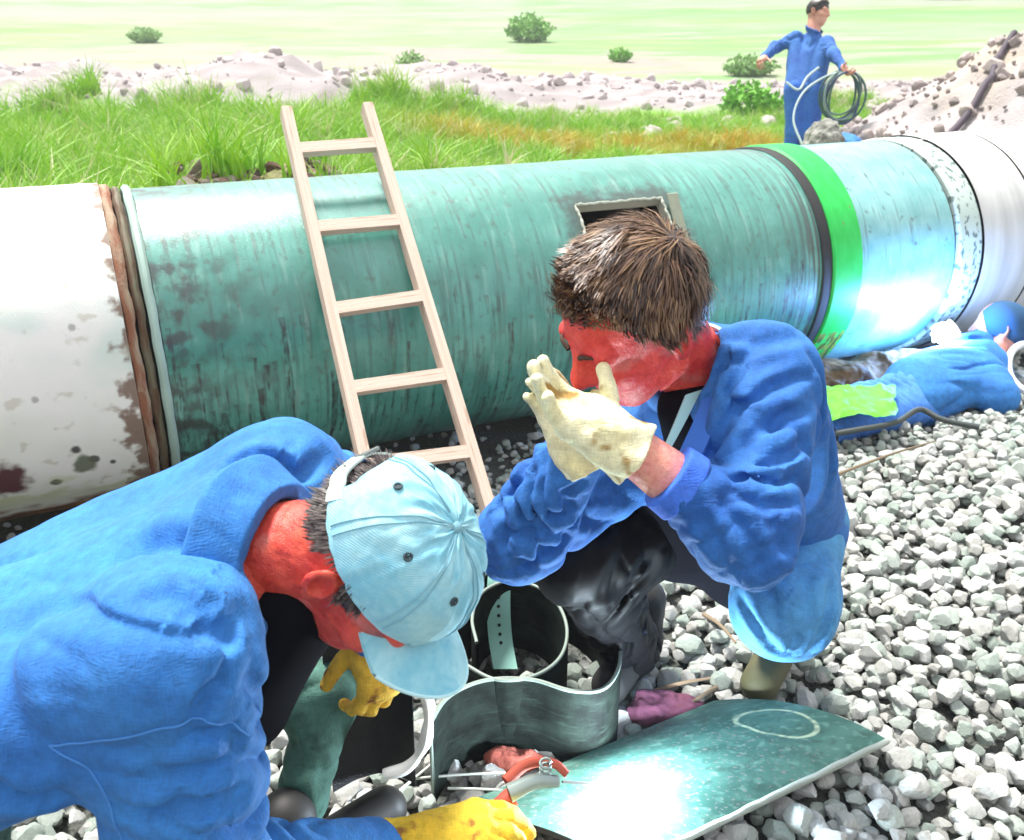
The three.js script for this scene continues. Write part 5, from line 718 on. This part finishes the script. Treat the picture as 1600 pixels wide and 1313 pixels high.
// ---------------------------------------------------------------- scraps on the gravel
{
  const lump = (p, r, c, name, label, cat, k = 8) => { const f = rough(ell(p, r), (x, y, z) => 0.02 * fbm(x * k * 2, y * k * 2, z * k * 2, 4) + 0.008 * noise(x * 40, y * 40, z * 40)); return tag(obj(name, tint(net(f, ...bounds([p], Math.max(...r) + 0.04), 0.007), worn(vmul(c, 0.7), vmul(c, 1.25), 14)), cloth({ sheen: 0 })), label, cat); };
  lump([0.343, 0.03, -1.555], [0.09, 0.03, 0.05], [0.13, 0.035, 0.07], 'rag', 'dark maroon rag beside the corner of the steel plate', 'rag');
  lump([-0.131, 0.02, -1.68], [0.035, 0.02, 0.02], [0.6, 0.2, 0.04], 'cardboard_scrap', 'small orange scrap beside the coil', 'scrap');
  lump([0, 0.03, -1.401], [0.06, 0.028, 0.025], [0.38, 0.09, 0.06], 'rag', 'rust red rag at the foot of the coil', 'rag');
  const twigM = mat([0.22, 0.16, 0.1], 0.9);
  const tw = [[[0.301, 0.03, -1.603], [0.448, 0.05, -1.632]], [[0.488, 0.03, -1.902], [0.535, 0.05, -1.759]], [[1.055, 0.04, -2.647], [1.51, 0.04, -2.921]], [[0.459, 0.04, -1.612], [0.359, 0.04, -1.53]]];
  tw.forEach(([p, q], i) => tag(obj('stick', tube([p, vadd(vlerp(p, q, 0.5), [0, 0.015, 0.01]), q], (t) => 0.006 - 0.003 * t, 6, 12), twigM), ['thin stick beside the maroon rag', 'thin stick leaning by the squatting man\'s blue knee', 'long thin stick on the gravel beside the lying welder', 'short stick touching the corner of the steel plate'][i], 'stick'));
}
// ---------------------------------------------------------------- by the lying welder
{
  const gy = (x, z) => landH(x, z);
  const sheetA = [1.143, 0.09, -3.332], sheetB = [1.53, 0.09, -3.346], sheetC = [1.048, 0.09, -3.007], sheetD = [1.409, 0.09, -3.037];
  tag(obj('plastic_sheet', grid(30, 16, (u, v) => { const p = vlerp(vlerp(sheetA, sheetB, u + 0.1 * noise(v * 3, 2)), vlerp(sheetC, sheetD, u + 0.1 * noise(v * 3, 2)), v + 0.3 * noise(u * 2.5, 7) * (v - 0.2)); return { p: [p[0], 0.09 + 0.03 * fbm(u * 5, v * 4, 3, 3) + 0.012 * Math.abs(noise(u * 9, v * 7, 1)), p[2]] }; }), mat([0.09, 0.42, 0.015], 0.6)), 'lime green plastic sheet under the lying welder', 'sheet');
  const s0 = [1.363, 0, -3.706], s1 = [2.003, 0, -3.915];
  const heap = (x, y, z) => { let v = 1; for (let i = 0; i < 6; i++) { const p = vlerp(s0, s1, i / 5); v = smin(v, Math.hypot(x - p[0], (y - p[1] + 0.05) * 1.3, z - p[2]) - 0.12, 0.1); } return v - 0.06 * fbm(x * 8, y * 8, z * 8, 4); };
  const so = obj('soil_heap', tint(net(heap, ...bounds([s0, s1], 0.3), 0.015), worn([0.05, 0.03, 0.018], [0.20, 0.12, 0.05], 12)), cloth({ sheen: 0 })); structure(so);
  tag(obj('pale_hose', tube([[2.416, 0.033, -3.822], [2.284, 0.107, -3.8], [2.188, 0.087, -3.737], [2.155, 0.02, -3.653], [2.188, -0.025, -3.579], [2.294, -0.043, -3.516]], 0.016, 8), mat([0.72, 0.74, 0.76], 0.6)), 'pale looped hose beside the lying welder\'s shoulder', 'hose');
  tag(obj('ground_cable', tube([[1.147, 0.03, -2.998], [1.261, 0.05, -3], [1.418, 0.06, -3.046], [1.552, 0.07, -3.144], [1.609, 0.05, -3.099], [1.729, 0.04, -3.045]], 0.011, 8), mat([0.04, 0.05, 0.045], 0.6)), 'dark cable lying on the gravel along the welder\'s legs', 'cable');
}
// ---------------------------------------------------------------- beyond the pipe
{
  const H = [3.206, 1.024, -9.308]; const cc = thing('cable_coil', 'coil of cable hanging from the standing man\'s hand', 'cable');
  for (let k = 0; k < 7; k++) { const r1 = rr(0.15, 0.19), r2 = rr(0.19, 0.25), ox = rr(-0.03, 0.03), oz = rr(-0.04, 0.04); obj('loop', new THREE.TubeGeometry(new THREE.CatmullRomCurve3(Array.from({ length: 14 }, (_, i) => { const a = i / 14 * 6.2832; return new THREE.Vector3(H[0] + ox + 0.02 + r1 * Math.sin(a), H[1] - r2 + r2 * Math.cos(a) - 0.02, H[2] + oz + 0.08 * Math.sin(a + k)); }), true), 50, 0.011, 6, true), mat([[0.05, 0.12, 0.10], [0.16, 0.24, 0.22], [0.03, 0.05, 0.12]][k % 3], 0.6), cc); }
  obj('tail', tube([vadd(H, [-0.02, -0.02, 0]), [3.063, 0.95, -9.406], [2.828, 0.81, -9.291], [2.719, 0.587, -9.139], [2.785, 0.333, -8.919]], 0.011, 6), mat([0.4, 0.5, 0.5], 0.7), cc);
  const sackP = [2.894, 0.462, -8.702], bagP = [3.114, 0.412, -8.735];
  const sk = rough(join(0.08, ell(vadd(sackP, [0, -0.05, 0]), [0.17, 0.21, 0.16]), cap(vadd(sackP, [0, -0.1, 0]), [sackP[0], 0.1, sackP[2]], 0.17, 0.2)), (x, y, z) => 0.05 * fbm(x * 9, y * 9, z * 9, 4));
  tag(obj('sack', tint(net(sk, ...bounds([sackP, [sackP[0], 0, sackP[2]]], 0.3), 0.012), worn([0.12, 0.12, 0.10], [0.36, 0.36, 0.32], 16)), cloth({ sheen: 0 })), 'bulging grey sack standing at the standing man\'s feet', 'sack');
  const bk = rough(join(0.08, ell(vadd(bagP, [0, -0.05, 0]), [0.15, 0.12, 0.14]), cap(vadd(bagP, [0, -0.1, 0]), [bagP[0], 0.1, bagP[2]], 0.15, 0.18)), (x, y, z) => 0.03 * fbm(x * 8, y * 8, z * 8, 3));
  tag(obj('bundle', tint(net(bk, ...bounds([bagP, [bagP[0], 0, bagP[2]]], 0.3), 0.012), worn([0.03, 0.16, 0.5], [0.08, 0.3, 0.66], 9)), cloth()), 'blue cloth bundle beside the grey sack', 'bundle');
  const hose = Array.from({ length: 12 }, (_, i) => { const t = i / 11, p = mix3([3.349, 0.6, -7.508], [4.773, 1.232, -9.093], t); const x = p[0] + 0.12 * Math.sin(t * 5), z = p[2]; return [x, Math.max(moundH(x, z), landH(x, z)) + 0.02, z]; });
  tag(obj('hose', tube(hose, 0.03, 8, 60), mat([0.05, 0.035, 0.05], 0.7)), 'dark hose running up the pale spoil mound', 'hose');
}
// grass of the meadow
{
  const tuft = (n, wide, lean) => { const pos = [], nor = [], idx = []; for (let i = 0; i < n; i++) { const a = rr(0, 6.283), b = rr(0, 6.283), l = rr(0.1, lean), h = rr(0.55, 1), bx = rr(-0.12, 0.12), bz = rr(-0.12, 0.12), B = pos.length / 3; for (let k = 0; k <= 3; k++) { const t = k / 3, w = wide * (1 - t * 0.92), x = bx + Math.cos(a) * l * t * t, z = bz + Math.sin(a) * l * t * t, y = h * t * (1 - 0.25 * l * t * t); pos.push(x + Math.cos(b) * w, y, z + Math.sin(b) * w, x - Math.cos(b) * w, y, z - Math.sin(b) * w); if (k) { const o = B + (k - 1) * 2; idx.push(o, o + 1, o + 3, o, o + 3, o + 2); } } } const g = new THREE.BufferGeometry(); g.setAttribute('position', new THREE.Float32BufferAttribute(pos, 3)); g.setIndex(idx); g.computeVertexNormals(); return g; };
  const gm = mat([1, 1, 1], 0.7, { transmission: 0.4, thickness: 0 }), C = new THREE.Color(), m4 = new THREE.Matrix4(), Q = new THREE.Quaternion(), E = new THREE.Euler(), S = new THREE.Vector3(), T = new THREE.Vector3();
  const sets = [[tuft(12, 0.02, 0.7), []], [tuft(14, 0.028, 0.95), []], [tuft(8, 0.014, 0.35), []]];
  for (let i = 0; i < 60000; i++) {
    const t = Math.pow(rnd(), 1.25), z = -4.4 - t * 14.5, x = rr(-1, 1) * (2.2 - z * 0.68), q = qOf(x, z), s = sOf(x, z), n = fbm(x * 0.6, z * 0.6, 71, 3), n2 = noise(x * 2.2, z * 2.2, 72);
    if (q < 4.35 || moundH(x, z) > landH(x, z) || -z > 13.6 + 2.4 * sstep(-3, 3, x) + n * 4) continue;
    const onBerm = q < 6.1; if (onBerm && s > 0.2 + n * 1.0 && s < 3.2 && rnd() < 0.95 - 0.5 * sstep(1.15, 1.45, s) * (1 - sstep(1.5, 1.8, s))) continue;
    if (Math.hypot(x - 3.15, z + 9.4) < 0.9) continue;
    if (n2 < -0.28 && rnd() < 0.8) continue;
    const left = sstep(1.5, -2.5, x), h = (0.15 + 0.25 * left + 0.22 * clamp(n + 0.3)) * rr(0.5, 1.35) * (1 + 0.6 * Math.max(0, n2)) * (onBerm ? 0.8 : 1) * (x > 0.5 ? 1.0 : 1);
    const dry = clamp(sstep(0.02, 0.25, fbm(x * 0.8 + 7, z * 0.8, 74, 3))), yel = sstep(1.9, 0.4, Math.abs(-z - 11.6 + 0.2 * x)) * sstep(-2, -0.3, x) * (1 - sstep(3.2, 4.5, x)) * clamp(0.9 + 1.4 * n);
    let c = mix3(mix3([0.17, 0.42, 0.010], [0.33, 0.57, 0.025], rnd()), [0.46, 0.55, 0.08], dry * 0.5 * rnd()); c = mix3(c, [0.62, 0.36, 0.015], yel * rr(0.4, 1)); if (rnd() < 0.08) c = [0.62, 0.60, 0.34];
    sets[rnd() < 0.5 ? 0 : rnd() < 0.6 ? 1 : 2][1].push([x, z, h, c]);
  }
  sets.forEach(([g, l], k) => { const im = new THREE.InstancedMesh(g, gm, l.length); im.name = ['meadow_grass', 'broad_grass', 'thin_grass'][k]; im.castShadow = im.receiveShadow = true; im.userData = { kind: 'stuff', label: ['bright green meadow grass behind the pipe', 'broad leaved grass tussocks among the meadow grass', 'thin upright grass stalks in the meadow'][k], category: 'grass' }; l.forEach(([x, z, h, c], i) => { im.setMatrixAt(i, m4.compose(T.set(x, landH(x, z) - 0.02, z), Q.setFromEuler(E.set(0, rr(0, 6.28), 0)), S.set(h * 1.1, h, h * 1.1))); im.setColorAt(i, C.setRGB(...c)); }); scene.add(im); });
  // clods of soil on the berm and stones on the spoil bank
  const clods = []; for (let i = 0; i < 2600; i++) { const s = rr(0.1, 3.1), q = rr(4.2, 5.9), [x, , z] = along(s, q, 0); clods.push([x, landH(x, z), z, Math.pow(rnd(), 2.5) * 0.06 + 0.012, mix3([0.10, 0.05, 0.03], [0.34, 0.29, 0.25], Math.pow(rnd(), 2))]); }
  for (let i = 0; i < 3600; i++) { const z = -rr(12.8, 25), x = rr(-17, 15); clods.push([x, landH(x, z), z, Math.pow(rnd(), 4) * 0.16 + 0.025, mix3([0.50, 0.43, 0.43], [0.38, 0.33, 0.32], Math.pow(rnd(), 1.5))]); }
  for (let i = 0; i < 1600; i++) { const x = rr(2.9, 9), z = rr(-12, -5), m = moundH(x, z); if (m > landH(x, z)) clods.push([x, m - 0.02, z, Math.pow(rnd(), 4) * 0.09 + 0.015, mix3([0.46, 0.39, 0.37], [0.26, 0.22, 0.21], Math.pow(rnd(), 1.4))]); }
  const im = new THREE.InstancedMesh(stoneGeo[3], mat([1, 1, 1], 0.95, { bumpMap: clone(grainTex, 0.6, 0.6), bumpScale: 0.004 }), clods.length); im.name = 'soil_clods'; im.userData = { kind: 'stuff', label: 'loose clods and stones on the spoil heaps', category: 'soil' }; im.castShadow = im.receiveShadow = true;
  clods.forEach(([x, y, z, r, c], i) => { im.setMatrixAt(i, m4.compose(T.set(x, y, z), Q.setFromEuler(E.set(rr(0, 6), rr(0, 6), rr(0, 6))), S.setScalar(r))); im.setColorAt(i, C.setRGB(...c)); }); scene.add(im);
}
// shrubs in the fields and the wood along the far edge
{
  const leafG = (n, rx, ry, rz, size) => { const pos = [], idx = []; for (let i = 0; i < n; i++) { const z = rr(-1, 1), a = rr(0, 6.283), s = Math.sqrt(1 - z * z), k = Math.cbrt(rr(0.25, 1)) * (0.8 + 0.35 * noise(s * Math.cos(a) * 2.2, z * 2.2, s * Math.sin(a) * 2.2 + n)), c = [s * Math.cos(a) * rx * k, (z * 0.5 + 0.5) * ry * 2 * k, s * Math.sin(a) * rz * k], u = vnorm([rr(-1, 1), rr(-1, 1), rr(-1, 1)]), v = vnorm(vcross(u, [rr(-1, 1), rr(-1, 1), rr(-1, 1)])), w = size * rr(0.6, 1.3), B = pos.length / 3; pos.push(...vadd(c, u, w), ...vadd(c, v, w * 0.5), ...vadd(c, u, -w), ...vadd(c, v, -w * 0.5)); idx.push(B, B + 1, B + 2, B, B + 2, B + 3); } const g = new THREE.BufferGeometry(); g.setAttribute('position', new THREE.Float32BufferAttribute(pos, 3)); g.setIndex(idx); g.computeVertexNormals(); return g; };
  const lm = [mat([0.20, 0.42, 0.08], 0.7), mat([0.28, 0.46, 0.16], 0.7), mat([0.17, 0.44, 0.04], 0.7)], trunkM = mat([0.1, 0.07, 0.05], 0.9);
  const sp = [[0.85, -47, 1.35, 0.75, 'rounded green shrub alone in the pale field', 0], [-16.5, -44, 0.9, 0.4, 'low green shrub beyond the spoil bank', 1], [-3.0, -29, 0.6, 0.4, 'small pale green shrub at the foot of the field', 1], [3.9, -15.5, 0.6, 0.36, 'bushy green weed clump beside the standing man', 2], [6.9, -28, 0.9, 0.35, 'flat green shrub on the field beyond the mound', 1], [3.8, -34, 0.5, 0.28, 'small dark shrub in the striped field', 2]];
  for (const [x, z, r, h, label, k] of sp) { const t = thing('shrub', label, 'shrub', 'shrubs in the fields'); obj('crown', leafG(900, r, h, r * 0.8, r * 0.11), lm[k], t); for (let i = 0; i < 3; i++) obj('stem', tube([[0, -0.1, 0], [rr(-0.2, 0.2) * r, h * 0.6, rr(-0.2, 0.2) * r], [rr(-0.4, 0.4) * r, h * 1.2, rr(-0.4, 0.4) * r]], 0.02 * r + 0.01, 5), trunkM, t); t.position.set(x, landH(x, z), z); }
  const g = leafG(420, 3.2, 2.6, 3.2, 0.5), n = 130, im = new THREE.InstancedMesh(g, mat([0.03, 0.19, 0.12], 0.8), n), m4 = new THREE.Matrix4(); im.name = 'far_wood'; im.userData = { kind: 'stuff', label: 'far dark green wood along the top of the fields', category: 'wood' }; im.castShadow = true;
  for (let i = 0; i < n; i++) { const x = rr(22, 105), z = -rr(104, 125) - (x < 45 ? 14 : 0); m4.makeRotationY(rr(0, 6)); m4.scale(new THREE.Vector3(rr(0.7, 1.2), rr(0.6, 1.1), rr(0.7, 1.2))); m4.setPosition(x, landH(x, z), z); im.setMatrixAt(i, m4); } scene.add(im);
}

scene.fog = new THREE.FogExp2(new THREE.Color(0.92, 0.96, 1.0), 0.003);
renderer.render(scene, camera);
